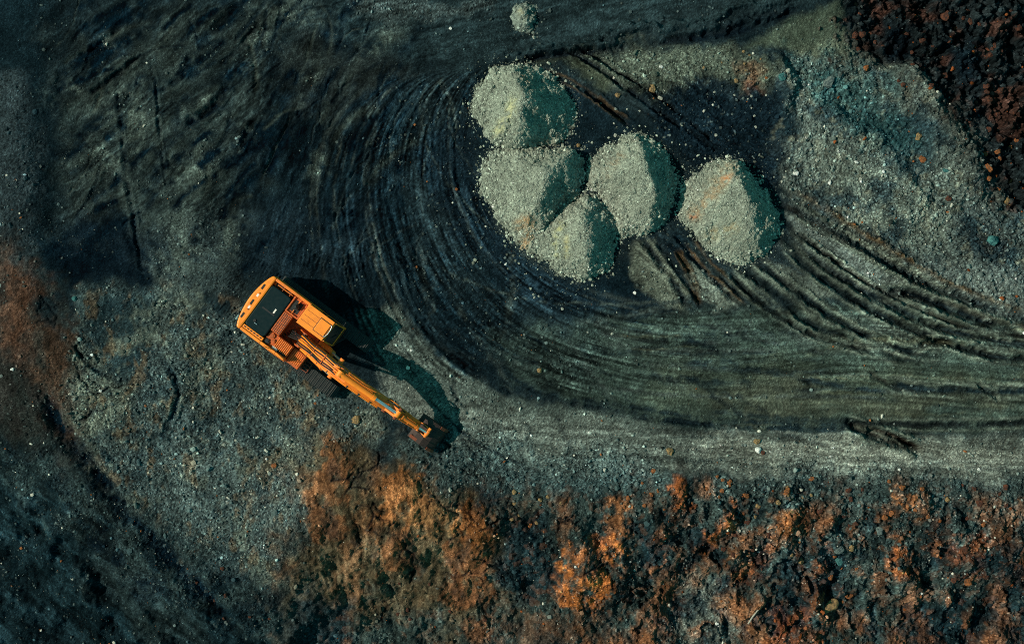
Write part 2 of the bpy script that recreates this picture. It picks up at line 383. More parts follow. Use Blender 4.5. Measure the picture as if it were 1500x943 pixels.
IN, OUT = resample(inner, 130), resample(outer, 130)
R = random.Random(3)
STRK = np.zeros((NY, NX), np.float32)    # fine streaks pressed into the soil by wheels and blades
Ns, Nt = 2600, 430
sA, tA = np.meshgrid(np.linspace(0, 1, Ns), np.linspace(-.10, 1.75, 640))
tw = tA + .05 * np.sin(sA * 9 + 1) + .10 * vnoise(sA * 5, tA * 2.5, 61)
INf, OUTf = resample(inner, Ns), resample(outer, Ns)
qx = INf[:, 0] * (1 - tA) + OUTf[:, 0] * tA; qy = INf[:, 1] * (1 - tA) + OUTf[:, 1] * tA
val = .55 * fbm(tw * 24, sA * 9, 3, 62, .6) + .75 * fbm(tw * 60, sA * 16, 3, 63, .65) + .5 * fbm((tA - .35 * sA) * 70, sA * 12, 2, 64)
val = val * (1 - .55 * sstep(.42, .6, sA)) + .35 * vnoise(qx / 3.0, qy / 3.0, 67) * (1 - .5 * sstep(.42, .6, sA))
val *= np.clip(.95 + 1.0 * fbm(qx / 40, qy / 40, 3, 65), .2, 1.7)
ci = np.clip(np.searchsorted(XS, qx), 0, NX - 1); cj = np.clip(np.searchsorted(YS, qy), 0, NY - 1)
flat_i = (cj * NX + ci).ravel()
cnt = np.bincount(flat_i, minlength=NX * NY); sm = np.bincount(flat_i, val.ravel(), NX * NY)
lim = np.where(sA < .40, 1.7, 1.04) * (1 - sstep(.30, .46, sA)) + 1.04 * sstep(.30, .46, sA)
edge = np.minimum(sstep(-.10, .03, tA), 1 - sstep(lim - .30, lim, tA)) * sstep(0, .06, sA) * (1 - .35 * sstep(1.0, 1.2, tA))
em = np.bincount(flat_i, edge.ravel(), NX * NY)
ok = cnt > 0
ARC = np.where(ok, em / np.maximum(cnt, 1), 0).reshape(NY, NX).astype(np.float32)
STRK += (np.where(ok, sm / np.maximum(cnt, 1), 0).reshape(NY, NX) * ARC).astype(np.float32)


def streak_zone(pts, ang, fx, fy, amp, seed, soft=25):
    w, m = region(pts, soft, 20, 6)
    a = radians(ang); X = PX[w] + 6 * W1[w]; Y = PY[w] + 6 * W2[w]
    u = X * cos(a) + Y * sin(a); v = -X * sin(a) + Y * cos(a); v = v + 4 * F2[w]
    n = .7 * fbm(u / fx, v / fy, 3, seed, .6) + .7 * fbm(u / fx * 1.7, v / fy * 2.6, 3, seed + 5, .6)
    STRK[w] += amp * m * n * np.clip(1 + .9 * W2[w], .2, 1.8)


streak_zone([(70, -40), (420, -40), (400, 180), (330, 330), (90, 340)], -42, 45, 8, .62, 71)
streak_zone([(330, 60), (620, 80), (560, 300), (600, 430), (400, 420), (340, 330)], -72, 45, 7, .55, 72)
streak_zone([(420, -40), (1200, -40), (1180, 0), (900, 55), (600, 110), (430, 90)], -14, 60, 6, .5, 73)
streak_zone([(900, 330), (1150, 290), (1560, 470), (1560, 530), (1300, 520), (1000, 470)], 36, 80, 6, .6, 74)
streak_zone([(560, 590), (800, 600), (1560, 630), (1560, 710), (1000, 700), (640, 650)], 4, 90, 7, .5, 75)
streak_zone([(800, 60), (1000, 100), (1150, 200), (1140, 290), (1000, 220), (820, 110)], 35, 70, 6, .6, 76)
streak_zone([(-40, 640), (160, 760), (400, 960), (-40, 960)], 38, 80, 14, .7, 77)
streak_zone([(430, 700), (1560, 720), (1560, 960), (430, 960)], 82, 40, 12, .5, 78)
for i in range(84):
    t = R.uniform(-.05, 1.0); s0 = R.uniform(0, .8) ** 1.1
    if i > 50: t = R.uniform(1.0, 1.7); s0 = R.uniform(.02, .22)
    s1 = min(1, s0 + (R.uniform(.12, .4) if i <= 50 else R.uniform(.08, .2)))
    tt = t + np.linspace(0, R.uniform(-.9, .9) if i % 4 == 0 else R.uniform(-.2, .2), 130) + .02 * np.sin(np.linspace(0, R.uniform(2, 9), 130) + R.uniform(0, 6))
    pth = (IN * (1 - tt[:, None]) + OUT * tt[:, None])[int(s0 * 129):int(s1 * 129) + 2]
    if len(pth) < 4: continue
    onroad = s0 > .52
    col = (A(34, 46, 46) if onroad else DARKER) if R.random() < .75 else (A(78, 84, 68) if onroad else A(56, 64, 60))
    rut(pth, R.choice([1.6, 2.0, 2.6, 3.4, 5]), R.uniform(.01, .04) * (.5 if onroad else 1), col, R.uniform(.2, .7), .5, raw=True, breakup=1.0)
for i in range(46):     # tracks that cut across the others
    s0 = R.uniform(0, .62); a0 = R.uniform(-.05, 1.2); s1 = s0 + R.uniform(.08, .26); a1 = a0 + R.choice([-1, 1]) * R.uniform(.35, .9)
    tt = np.linspace(a0, a1, 130) + R.uniform(-.2, .2) * np.sin(np.linspace(0, pi, 130))
    ii = np.clip(np.linspace(s0, s1, 130) * 129, 0, 129).astype(int)
    pth = (IN[ii] * (1 - tt[:, None]) + OUT[ii] * tt[:, None])[::4]
    rut(pth, R.choice([1.5, 2, 2.6, 4]), R.uniform(.008, .03), A(10, 23, 29) if R.random() < .55 else A(58, 68, 64), R.uniform(.25, .6), .5, raw=True, breakup=1.0)
for k in range(2):      # the deep outer rut that bounds the fan
    rut([(585 + 8 * k, 330), (592 + 10 * k, 420), (628 + 10 * k, 490 - 4 * k), (700 + 8 * k, 552 - 8 * k), (790, 584 - 9 * k), (900, 600 - 8 * k), (1010, 618 - 9 * k), (1150, 628 - 8 * k), (1400, 634 - 8 * k)], 3.4, .07, A(24, 37, 41), .6, .5, breakup=1.2)
rut([(600, 440), (625, 478), (690, 545)], 8, .05, DARKER, .5, .4)
# ruts of the trucks that tipped the piles
for pts, wd, dp, c in [
    ([(815, 62), (880, 102), (960, 160), (1040, 215), (1070, 240)], 3.6, .13, A(16, 24, 28)), ([(828, 60), (900, 100), (985, 158), (1060, 222)], 2.6, .10, A(20, 26, 28)),
    ([(840, 118), (880, 148), (930, 190)], 4, .12, A(12, 24, 30)), ([(795, 105), (850, 130), (925, 182)], 2.6, .08, A(24, 34, 36)),
    ([(938, 345), (975, 395), (1012, 455)], 4.6, .11, A(30, 38, 38)), ([(962, 350), (1000, 405), (1030, 452)], 4.0, .10, A(26, 36, 38)), ([(985, 335), (1020, 380), (1080, 448)], 4.6, .13, A(14, 28, 34)),
    ([(1005, 350), (1045, 395), (1100, 445)], 3.6, .09, A(34, 44, 44)), ([(990, 365), (1015, 410), (1025, 450)], 2.6, .08, A(60, 48, 32)),
    ([(1080, 385), (1130, 425), (1200, 480), (1290, 512), (1340, 530)], 5.4, .10, A(26, 37, 38)), ([(1100, 380), (1160, 420), (1230, 470), (1330, 515), (1400, 522)], 4.4, .10, A(22, 34, 37)), ([(1060, 388), (1110, 440), (1190, 490), (1300, 522)], 3.4, .09, A(32, 40, 38)),
    ([(1140, 335), (1200, 385), (1290, 440), (1380, 482), (1500, 505), (1560, 520)], 5.5, .13, A(22, 34, 38)), ([(1146, 350), (1190, 395), (1280, 455), (1370, 495), (1480, 528)], 5.0, .12, A(26, 38, 40)), ([(1150, 328), (1230, 388), (1300, 430), (1420, 480), (1560, 500)], 3.0, .09, A(40, 44, 40)),
    ([(1142, 282), (1200, 315), (1280, 365), (1360, 412), (1450, 452), (1560, 480)], 6.5, .12, A(36, 48, 50)), ([(1148, 298), (1230, 345), (1330, 402), (1400, 440)], 5.0, .09, A(42, 54, 54)),
    ([(1280, 430), (1340, 432), (1400, 455), (1500, 492)], 6, .14, A(16, 26, 30)), ([(1330, 515), (1380, 500), (1440, 520), (1560, 530)], 4, .09, A(24, 34, 36)),
    ([(1236, 618), (1285, 636), (1330, 652), (1352, 664)], 6.5, .22, A(30, 26, 22)), ([(1250, 617), (1300, 634), (1350, 660)], 3.0, .1, A(40, 34, 28)),
    ([(1430, 560), (1465, 585)], 3.4, .1, A(24, 34, 34)), ([(1010, 470), (1120, 500), (1220, 520)], 3.4, .06, A(38, 46, 44)), ([(1140, 540), (1190, 565)], 3, .05, A(34, 44, 44)), ([(1270, 545), (1330, 575)], 3, .05, A(38, 40, 36)),
    ([(980, 528), (1080, 540), (1180, 556), (1290, 572), (1450, 566)], 4.5, .05, A(34, 46, 48)), ([(1290, 560), (1380, 572), (1560, 575)], 5, .05, A(28, 42, 46)), ([(980, 595), (1150, 612), (1350, 622), (1560, 622)], 4, .04, A(38, 48, 46)),
    ([(1240, 618), (1400, 622), (1560, 618)], 4, .05, A(30, 38, 38)),
    # berm feet, top
    ([(735, 92), (860, 76), (960, 64), (1050, 46), (1180, 6)], 5, .14, A(16, 24, 28)), ([(1000, 60), (1090, 44), (1170, 14)], 6, .14, A(10, 20, 26)),
    # left ruts and dark diagonal bands
    ([(172, 120), (178, 190), (186, 260), (198, 330), (212, 410)], 3.4, .10, A(10, 23, 30)), ([(222, 88), (232, 150), (238, 220), (246, 285)], 2.6, .08, A(12, 26, 32)), ([(190, 330), (205, 370), (220, 415)], 9, .10, A(6, 18, 26)),
    ([(128, 140), (160, 120), (208, 82)], 4.2, .12, A(5, 17, 25)), ([(100, 92), (150, 62), (185, 30)], 4.2, .10, A(6, 18, 26)), ([(238, 138), (265, 110), (285, 75)], 5.5, .12, A(6, 18, 26)), ([(272, 184), (310, 160), (335, 120)], 6, .14, A(6, 18, 26)),
    ([(345, 230), (370, 180), (400, 120)], 4, .10, A(10, 22, 28)), ([(390, 260), (415, 200), (440, 165)], 9, .12, A(6, 18, 26)), ([(300, 60), (330, 30), (350, 0)], 6, .08, A(10, 22, 28)), ([(320, 100), (360, 60), (385, 20)], 4, .08, A(12, 24, 30)),
    ([(60, 560), (90, 620), (140, 690), (200, 770), (280, 850), (350, 940)], 12, .2, A(8, 22, 30)), ([(105, 500), (140, 540), (200, 560)], 3, .10, A(16, 30, 34)),
    ([(235, 520), (262, 560), (258, 600), (232, 650)], 4, .10, A(24, 38, 42)),
    ]:
    far = pts[0][0] > 1055 and 270 < pts[0][1] < 620
    rut(pts, wd * (1.1 if far else 1), dp * (2.0 if far else 1.5 if pts[0][0] > 780 and pts[0][1] < 130 else 1), c * (.6 if far else 1), .95 if far else .85, .5, breakup=.5 if far else .7, shcol=(A(66, 54, 38) if (c[0] > c[2] * 1.05 or R.random() < .12) and pts[0][0] > 780 and pts[0][1] < 560 else (A(88, 96, 84) if far and R.random() < .6 else None)))
for (x, y, rx, ry, rt) in [(150, 75, 30, 12, -.6), (185, 150, 40, 30, -.3), (105, 130, 30, 14, -.4), (205, 175, 22, 60, 0), (240, 60, 26, 10, -.6), (290, 245, 34, 50, .2), (380, 60, 20, 40, .3), (350, 200, 14, 30, .4), (150, 240, 40, 30, -.3), (300, 150, 30, 14, -.6), (420, 20, 50, 20, 0), (455, 115, 14, 30, .4), (270, 370, 40, 50, .3), (340, 340, 16, 40, .2), (470, 240, 12, 22, .4), (560, 60, 40, 14, -.3)]:
    w = win(x - 2.6 * max(rx, ry), x + 2.6 * max(rx, ry), y - 2.6 * max(rx, ry), y + 2.6 * max(rx, ry))
    X = PX[w] - x + W2[w] * 16; Y = PY[w] - y + W1[w] * 16
    a = X * cos(rt) + Y * sin(rt); b = -X * sin(rt) + Y * cos(rt)
    m = np.exp(-(a / rx) ** 2 - (b / ry) ** 2) * sstep(-.5, .35, F1[w] + .6 * W1[w])
    paint(w, m.astype(np.float32), A(70, 80, 72), .7); GRAV[w] = np.maximum(GRAV[w], .7 * m)
w, m = region([(85, 60), (200, 10), (420, 0), (400, 120), (340, 250), (330, 330), (120, 330), (90, 200)], 40, 30, 8)
paint(w, m * sstep(-.3, .3, fbm(PX[w] / 30, PY[w] / 30, 4, 96)), A(52, 61, 56), .45)
for i in range(52):
    x = R.uniform(70, 420); y = R.uniform(-20, 320); a = radians(R.gauss(-44 - max(0, x - 200) * .09, 7)); L = R.uniform(35, 120)
    rut([(x + L * k / 3 * cos(a + .06 * k), y + L * k / 3 * sin(a + .06 * k)) for k in range(4)], R.choice([4, 6, 8, 11]), R.uniform(.01, .03), A(5, 18, 25), R.uniform(.55, .95), .5, breakup=.7)
for i in range(46):
    x = R.uniform(60, 600); y = R.uniform(-10, 430); a = radians(R.gauss(-50 - (x - 150) * .07, 8)); L = R.uniform(30, 110)
    rut([(x + L * k / 3 * cos(a + .1 * k), y + L * k / 3 * sin(a + .1 * k)) for k in range(4)], R.choice([5, 7, 10, 13]), R.uniform(.01, .03), A(6, 18, 25), R.uniform(.35, .75), .3, breakup=.9)
for i in range(60):     # scraper streaks, upper left
    x = R.uniform(60, 560); y = R.uniform(-20, 340); a = radians(R.gauss(-48 - (x - 150) * .06, 9)); L = R.uniform(30, 120)
    cv = R.uniform(-.25, .25)
    pts = [(x + L * k / 3 * cos(a + cv * k), y + L * k / 3 * sin(a + cv * k)) for k in range(4)]
    rut(pts, R.choice([1.6, 2.4, 3.5, 6]), R.uniform(.02, .06), A(10, 23, 30) if R.random() < .68 else A(52, 60, 54), R.uniform(.3, .75), .6)
for i in range(40):     # curved scrapes above the machine
    x = R.uniform(400, 640); y = R.uniform(140, 400); a = radians(R.gauss(-75 if x < 560 else -100, 10)); L = R.uniform(40, 130)
    pts = [(x + L * k / 3 * cos(a + .12 * k), y + L * k / 3 * sin(a + .12 * k)) for k in range(4)]
    rut(pts, R.choice([1.5, 2.2, 3]), R.uniform(.015, .04), A(9, 22, 29) if R.random() < .6 else A(40, 50, 50), R.uniform(.3, .7), .6)
for i in range(36):     # long fine streaks on the haul road and the strip under it
    x = R.uniform(880, 1480); y = R.uniform(478, 690); L = R.uniform(60, 260)
    pts = [(x + L * k / 3, y + R.uniform(-1.5, 1.5) + k * R.uniform(-1, 3)) for k in range(4)]
    if y < 625: c = A(34, 46, 46) if R.random() < .6 else A(74, 78, 62)
    else: c = A(58, 68, 64) if R.random() < .6 else A(110, 116, 106)
    rut(pts, R.choice([1.4, 2, 3.5]), R.uniform(.006, .02), c, R.uniform(.3, .6), .6)
# bucket scrapes beside the machine: cleat prints
for i in range(16):
    rut([(446 + i * 6.0, 345 + i * 1.2), (441 + i * 6.0, 395 + i * 1.0)], 1.5, .025, DARKER, .5, .6, breakup=.9)
for i in range(9):
    rut([(328 + i * 2.2, 392 + i * 4.2), (345 + i * 2.0, 388 + i * 4.2)], 1.2, .03, A(30, 40, 42), .5, .7)

for (x0, y0) in [(417, 416), (369, 480)]:      # cleat prints the crawlers left behind the machine
    for k in range(17):
        x, y = x0 - 5.2 * k * .804 + R.uniform(-1, 1), y0 - 5.2 * k * .595 + R.uniform(-1, 1)
        rut([(x - 9 * .595, y + 9 * .804), (x + 9 * .595, y - 9 * .804)], 1.5, .05 * (1 - k / 22), DARKER, .5, .7, breakup=.9)
for (x, y, a_) in [(640, 672, 1.9), (650, 664, 1.7), (628, 680, 2.1), (662, 656, 1.5)]:      # scrapes under the bucket
    rut([(x, y), (x - 14 * cos(.6) * 1.2, y - 14 * sin(.6) * 1.2)], 3, .08, A(16, 30, 34), .6, .6)
# drying cracks in the clay
def crack(x, y, a, L, wd, lvl=0):
    pts = [(x, y)]
    for k in range(int(L / 5)):
        a += R.gauss(0, .38)
        x += 5 * cos(a); y += 5 * sin(a); pts.append((x, y))
        if lvl < 2 and R.random() < .2: crack(x, y, a + R.choice([-1, 1]) * R.uniform(.5, 1.2), L * .45, wd * .75, lvl + 1)
    if len(pts) > 2: rut(pts, wd, .07, A(16, 22, 24), .8, .2, raw=True, breakup=.3)
for (x, y, a, L) in [(500, 725, .1, 70), (545, 730, .6, 60), (515, 765, .2, 60), (660, 735, .4, 60), (625, 715, .5, 70), (668, 765, 1.0, 70), (700, 770, .8, 60), (705, 760, .1, 80), (690, 820, .7, 60), (640, 850, .2, 70), (560, 860, .5, 60),
                     (840, 845, -.3, 70), (870, 835, .1, 60), (880, 870, 1.2, 60), (860, 895, .5, 60), (905, 800, .9, 50), (810, 755, 1.4, 60), (1010, 800, 1.2, 50), (1120, 800, 1.5, 50), (105, 530, .8, 90), (60, 430, 1.3, 60), (110, 610, .6, 70), (590, 790, 1.1, 60),
                     (480, 700, -.2, 40), (700, 900, .3, 60), (760, 870, .1, 60), (980, 760, .6, 50)]:
    crack(x, y, a, L, R.uniform(1.3, 2.1))

# ------------------------------------------------------------------ micro relief
flat = np.zeros_like(H)
def disc(x, y, r): return 1 - sstep(r * .55, r, np.hypot(PX - x, PY - y))
machine = np.clip(1 - sstep(0.6, 1.0, np.hypot(((PX - 460) * .804 + (PY - 494) * .595) / 115, (-(PX - 460) * .595 + (PY - 494) * .804) / 85)), 0, 1).astype(np.float32)
H *= (1 - machine)
core = win(-60, 1560, -60, 1003)
X, Y = PX[core], PY[core]; cl = CLOD[core]; gv = np.clip(GRAV[core], 0, 1)
d1, id1 = worley((X + W1[core] * 6) / 17, (Y + W2[core] * 6) / 17, 31)
d2, id2 = worley((X + F1[core] * 3) / 8.0, (Y + F2[core] * 3) / 8.0, 32)
d3, id3 = worley(X / 4.2, Y / 4.2, 33)
b1 = np.clip(.62 - d1, 0, 1) * (id1 > .35); b2 = np.clip(.62 - d2, 0, 1) * (id2 > .3); b3 = np.clip(.6 - d3, 0, 1)
H[core] += cl * (.52 * b1 * (cl > .45) * sstep(.4, .9, cl) + .30 * b2 + .08 * b3) + gv * .05 * b3
H[core] += (.015 + .09 * cl) * fbm(X / 14, Y / 14, 4, 41) + .05 * fbm(X / 60, Y / 60, 3, 42)
H[core] += (.006 + .012 * gv + .012 * cl) * GRAIN[core]
H[core] += .036 * STRK[core]
rid = 1 - np.abs(fbm(X / 30, Y / 44, 4, 43)) * 4
H[core] -= .06 * cl * np.clip(rid, 0, 1)
# albedo of single clods, and of streaks, darker where pressed in
vary = np.exp(.60 * fbm(X / 24, Y / 24, 4, 51, .6) + .45 * fbm(X / 75, Y / 75, 3, 52) + .34 * F1[core] + (.16 + .22 * gv + .15 * cl) * GRAIN[core] + cl * .7 * (id2 - .5) + .5 * gv * (id3 - .5))
vary = vary * np.exp(2.0 * np.clip(STRK[core], -1.0, .75))
C[core] *= vary[..., None]
warm = np.clip(cl * 1.2, 0, 1) * sstep(.72, .85, id2) * sstep(660, 760, Y) * sstep(400, 520, X)
C[core] += (np.asarray(A(120, 70, 36)) - C[core]) * (warm * .28)[..., None]
C[core] = np.clip(.06 * (np.clip(C[core], 1e-4, 1) / .06) ** .97 * np.array([.80, .835, .805]) * np.exp(.16 * GRAIN[core])[..., None], .0015, .8)

# ------------------------------------------------------------------ mesh helpers
def link(o, parent=None):
    COL.objects.link(o)
    if parent is not None: o.parent = parent
    return o


def tag(o, label=None, cat=None, group=None, kind=None):
    if label: o["label"] = label
    if cat: o["category"] = cat
    if group: o["group"] = group
    if kind: o["kind"] = kind
    return o


def np_mesh(name, V, F, mat, colr=None, smooth=True):
    """V (n,3), F list of arrays (each (m,k))"""
    me = bpy.data.meshes.new(name)
    me.vertices.add(len(V)); me.vertices.foreach_set("co", np.ascontiguousarray(V, np.float32).ravel())
    loops = np.concatenate([f.ravel() for f in F]); tot = np.concatenate([np.full(len(f), f.shape[1]) for f in F])
    start = np.r_[0, np.cumsum(tot)[:-1]]
    me.loops.add(len(loops)); me.loops.foreach_set("vertex_index", loops.astype(np.int32))
    me.polygons.add(len(tot)); me.polygons.foreach_set("loop_start", start.astype(np.int32))
    me.update(calc_edges=True)
    me.polygons.foreach_set("use_smooth", np.full(len(tot), smooth))
    if colr is not None:
        at = me.attributes.new("soil", 'FLOAT_COLOR', 'POINT')
        at.data.foreach_set("color", np.c_[colr, np.ones(len(colr))].astype(np.float32).ravel())
    me.materials.append(mat); me.validate()
    return me


# ------------------------------------------------------------------ materials
def nt(mat):
    mat.use_nodes = True
    return mat.node_tree.nodes, mat.node_tree.links


def soil_mat(name, bump=.5, scale=34, rough=.95, cvar=.5):
    mt = bpy.data.materials.new(name); N, L = nt(mt); b = N["Principled BSDF"]
    b.inputs["Roughness"].default_value = rough; b.inputs["Specular IOR Level"].default_value = 0
    at = N.new("ShaderNodeAttribute"); at.attribute_name = "soil"
    tc = N.new("ShaderNodeTexCoord")
    n1 = N.new("ShaderNodeTexNoise"); n1.inputs["Scale"].default_value = scale; n1.inputs["Detail"].default_value = 3; n1.inputs["Roughness"].default_value = .7
    n2 = N.new("ShaderNodeTexVoronoi"); n2.inputs["Scale"].default_value = scale * .55
    L.new(tc.outputs["Object"], n1.inputs["Vector"]); L.new(tc.outputs["Object"], n2.inputs["Vector"])
    mr = N.new("ShaderNodeMapRange"); mr.inputs["From Min"].default_value = .3; mr.inputs["From Max"].default_value = .7
    mr.inputs["To Min"].default_value = 1 - cvar; mr.inputs["To Max"].default_value = 1 + cvar
    L.new(n1.outputs["Fac"], mr.inputs["Value"])
    mx = N.new("ShaderNodeMix"); mx.data_type = 'RGBA'; mx.blend_type = 'MULTIPLY'; mx.inputs["Factor"].default_value = 1
    L.new(at.outputs["Color"], mx.inputs[6]); L.new(mr.outputs["Result"], mx.inputs[7])
    L.new(mx.outputs[2], b.inputs["Base Color"])
    ad = N.new("ShaderNodeMath"); ad.operation = 'ADD'; L.new(n1.outputs["Fac"], ad.inputs[0]); L.new(n2.outputs["Distance"], ad.inputs[1])
    bp = N.new("ShaderNodeBump"); bp.inputs["Strength"].default_value = bump; bp.inputs["Distance"].default_value = .03
    L.new(ad.outputs[0], bp.inputs["Height"]); L.new(bp.outputs["Normal"], b.inputs["Normal"])
    return mt


def paint_mat(name, col, rough=.4, metal=0., dirt=.35, dirtcol=(.10, .05, .02), scale=3.0, coat=0., spec=.4):
    mt = bpy.data.materials.new(name); N, L = nt(mt); b = N["Principled BSDF"]
    b.inputs["Roughness"].default_value = rough; b.inputs["Metallic"].default_value = metal; b.inputs["Coat Weight"].default_value = coat; b.inputs["Specular IOR Level"].default_value = spec
    tc = N.new("ShaderNodeTexCoord")
    n1 = N.new("ShaderNodeTexNoise"); n1.inputs["Scale"].default_value = scale; n1.inputs["Detail"].default_value = 6; n1.inputs["Roughness"].default_value = .65
    L.new(tc.outputs["Object"], n1.inputs["Vector"])
    mr = N.new("ShaderNodeMapRange"); mr.inputs["From Min"].default_value = .48; mr.inputs["From Max"].default_value = .72; mr.inputs["To Max"].default_value = dirt
    L.new(n1.outputs["Fac"], mr.inputs["Value"])
    n2 = N.new("ShaderNodeTexNoise"); n2.inputs["Scale"].default_value = scale * 4.3; n2.inputs["Detail"].default_value = 5; L.new(tc.outputs["Object"], n2.inputs["Vector"])
    ad = N.new("ShaderNodeMath"); ad.operation = 'MULTIPLY_ADD'; ad.inputs[1].default_value = dirt * 1.6; ad.inputs[2].default_value = -.62 * dirt; ad.use_clamp = True; L.new(n2.outputs["Fac"], ad.inputs[0])
    a2 = N.new("ShaderNodeMath"); a2.operation = 'ADD'; a2.use_clamp = True; L.new(ad.outputs[0], a2.inputs[0])
    rr = N.new("ShaderNodeMapRange"); rr.inputs["To Min"].default_value = rough * .8; rr.inputs["To Max"].default_value = min(1, rough + .3); L.new(n2.outputs["Fac"], rr.inputs["Value"]); L.new(rr.outputs["Result"], b.inputs["Roughness"])
    mx = N.new("ShaderNodeMix"); mx.data_type = 'RGBA'; mx.inputs[6].default_value = (*col, 1); mx.inputs[7].default_value = (*dirtcol, 1)
    L.new(mr.outputs["Result"], a2.inputs[1]); L.new(a2.outputs[0], mx.inputs["Factor"]); L.new(mx.outputs[2], b.inputs["Base Color"])
    return mt


M_SOIL = soil_mat("quarry_soil", .55, 30, cvar=.38)
M_STONE = soil_mat("gravel_stone", .25, 26, .85, .3)
ORANGE = paint_mat("orange_paint", (.80, .20, .014), .42, dirt=.5, dirtcol=(.20, .075, .025), scale=4.2, coat=.05)
ORANGE_W = paint_mat("worn_orange_paint", (.52, .10, .012), .5, dirt=.7, dirtcol=(.10, .035, .012), scale=4)
ORANGE_L = paint_mat("bright_orange_paint", (.90, .265, .02), .36, dirt=.35, dirtcol=(.35, .10, .014), scale=3.6, coat=.05)
HOODM = paint_mat("dark_hood_paint", (.003, .014, .017), .3, dirt=.3, dirtcol=(.006, .022, .024), scale=1.6, spec=.12)
BLACK = paint_mat("black_rubber", (.006, .010, .012), .6, dirt=.4, dirtcol=(.025, .028, .028))
TRACKM = paint_mat("track_steel", (.020, .028, .030), .6, .3, dirt=.6, dirtcol=(.05, .055, .05), scale=5)
BUCKETM = paint_mat("bucket_steel", (.030, .022, .020), .55, .4, dirt=.7, dirtcol=(.060, .040, .034), scale=4)
RUSTM = paint_mat("rusty_steel", (.20, .055, .025), .7, .2, dirt=.6, dirtcol=(.07, .03, .02), scale=9)
GLASS = paint_mat("tinted_glass", (.004, .016, .018), .07, 0, dirt=.25, dirtcol=(.02, .035, .034))
CHROME = paint_mat("chromed_rod", (.75, .82, .85), .18, .9, dirt=.2, dirtcol=(.3, .34, .36))
WHITE = paint_mat("white_sticker", (.75, .74, .68), .5, dirt=.3, dirtcol=(.4, .38, .32), scale=20)
WOOD = paint_mat("weathered_wood", (.34, .35, .30), .8, dirt=.5, dirtcol=(.16, .15, .12), scale=12)

# ------------------------------------------------------------------ the ground
V = np.c_[wx(PX).ravel(), wy(PY).ravel(), H.ravel()]
I = np.arange(NX * NY).reshape(NY, NX)
F = np.stack([I[1:, :-1], I[1:, 1:], I[:-1, 1:], I[:-1, :-1]], -1).reshape(-1, 4)
g = link(bpy.data.objects.new("ground", np_mesh("ground", V, [F], M_SOIL, C.reshape(-1, 3))))
tag(g, kind="structure")


def sample(Fd, px, py):
    i = np.clip(np.interp(px, XS, np.arange(NX)), 0, NX - 1.001); j = np.clip(np.interp(py, YS, np.arange(NY)), 0, NY - 1.001)
    a = np.floor(i).astype(int); b = np.floor(j).astype(int); u = i - a; v = j - b
    if Fd.ndim == 3: u = u[..., None]; v = v[..., None]
    return (Fd[b, a] * (1 - u) + Fd[b, a + 1] * u) * (1 - v) + (Fd[b + 1, a] * (1 - u) + Fd[b + 1, a + 1] * u) * v


# ------------------------------------------------------------------ stones
def ico(sub):
    bm = bmesh.new(); bmesh.ops.create_icosphere(bm, subdivisions=sub, radius=1)
    v = np.array([x.co[:] for x in bm.verts]); f = np.array([[q.index for q in x.verts] for x in bm.faces]); bm.free()
    return v, f


ICO1, FIC1 = ico(1)
VARS = []
for k in range(14):
    v = ICO1 * rng.uniform(.72, 1.25, (12, 1)) * rng.uniform([.75, .65, .5], [1.25, 1.05, .85])
    VARS.append(v)
VARS = np.array(VARS)


def stone_cloud(P, r, col):
    """P (n,3) centres, r (n,) radii, col (n,3) -> verts, faces, colours"""
    n = len(P); v = VARS[rng.integers(0, len(VARS), n)]
    a = rng.uniform(0, 2 * pi, n); t = rng.uniform(-.5, .5, n)
    ca, sa = np.cos(a)[:, None], np.sin(a)[:, None]; ct, st = np.cos(t)[:, None], np.sin(t)[:, None]
    x, y, z = v[..., 0], v[..., 1], v[..., 2]
    y, z = y * ct - z * st, y * st + z * ct
    x, y = x * ca - y * sa, x * sa + y * ca
    W = np.stack([x, y, z], -1) * r[:, None, None] + P[:, None, :]
    Fs = FIC1[None] + (np.arange(n) * 12)[:, None, None]
    return W.reshape(-1, 3), Fs.reshape(-1, 3), np.repeat(col, 12, 0)


def scatter(n, dens, lo, hi, pw, bbox=(-20, 1520, -20, 963)):
    px = rng.uniform(bbox[0], bbox[1], n); py = rng.uniform(bbox[2], bbox[3], n)
    k = rng.random(n) < dens(px, py)
    px, py = px[k], py[k]
    u = rng.random(len(px)); r = lo * (1 + u ** pw * (hi / lo - 1))
    return px, py, r


def stuff_stones(name, label, cat, px, py, r, col, sink=.25):
    z = sample(H, px, py) + r * (1 - sink) * .55
    V, Fs, cc = stone_cloud(np.c_[wx(px), wy(py), z], r, col)
    o = link(bpy.data.objects.new(name, np_mesh(name, V, [Fs], M_STONE, cc, False)))
    return tag(o, label, cat, kind="stuff")


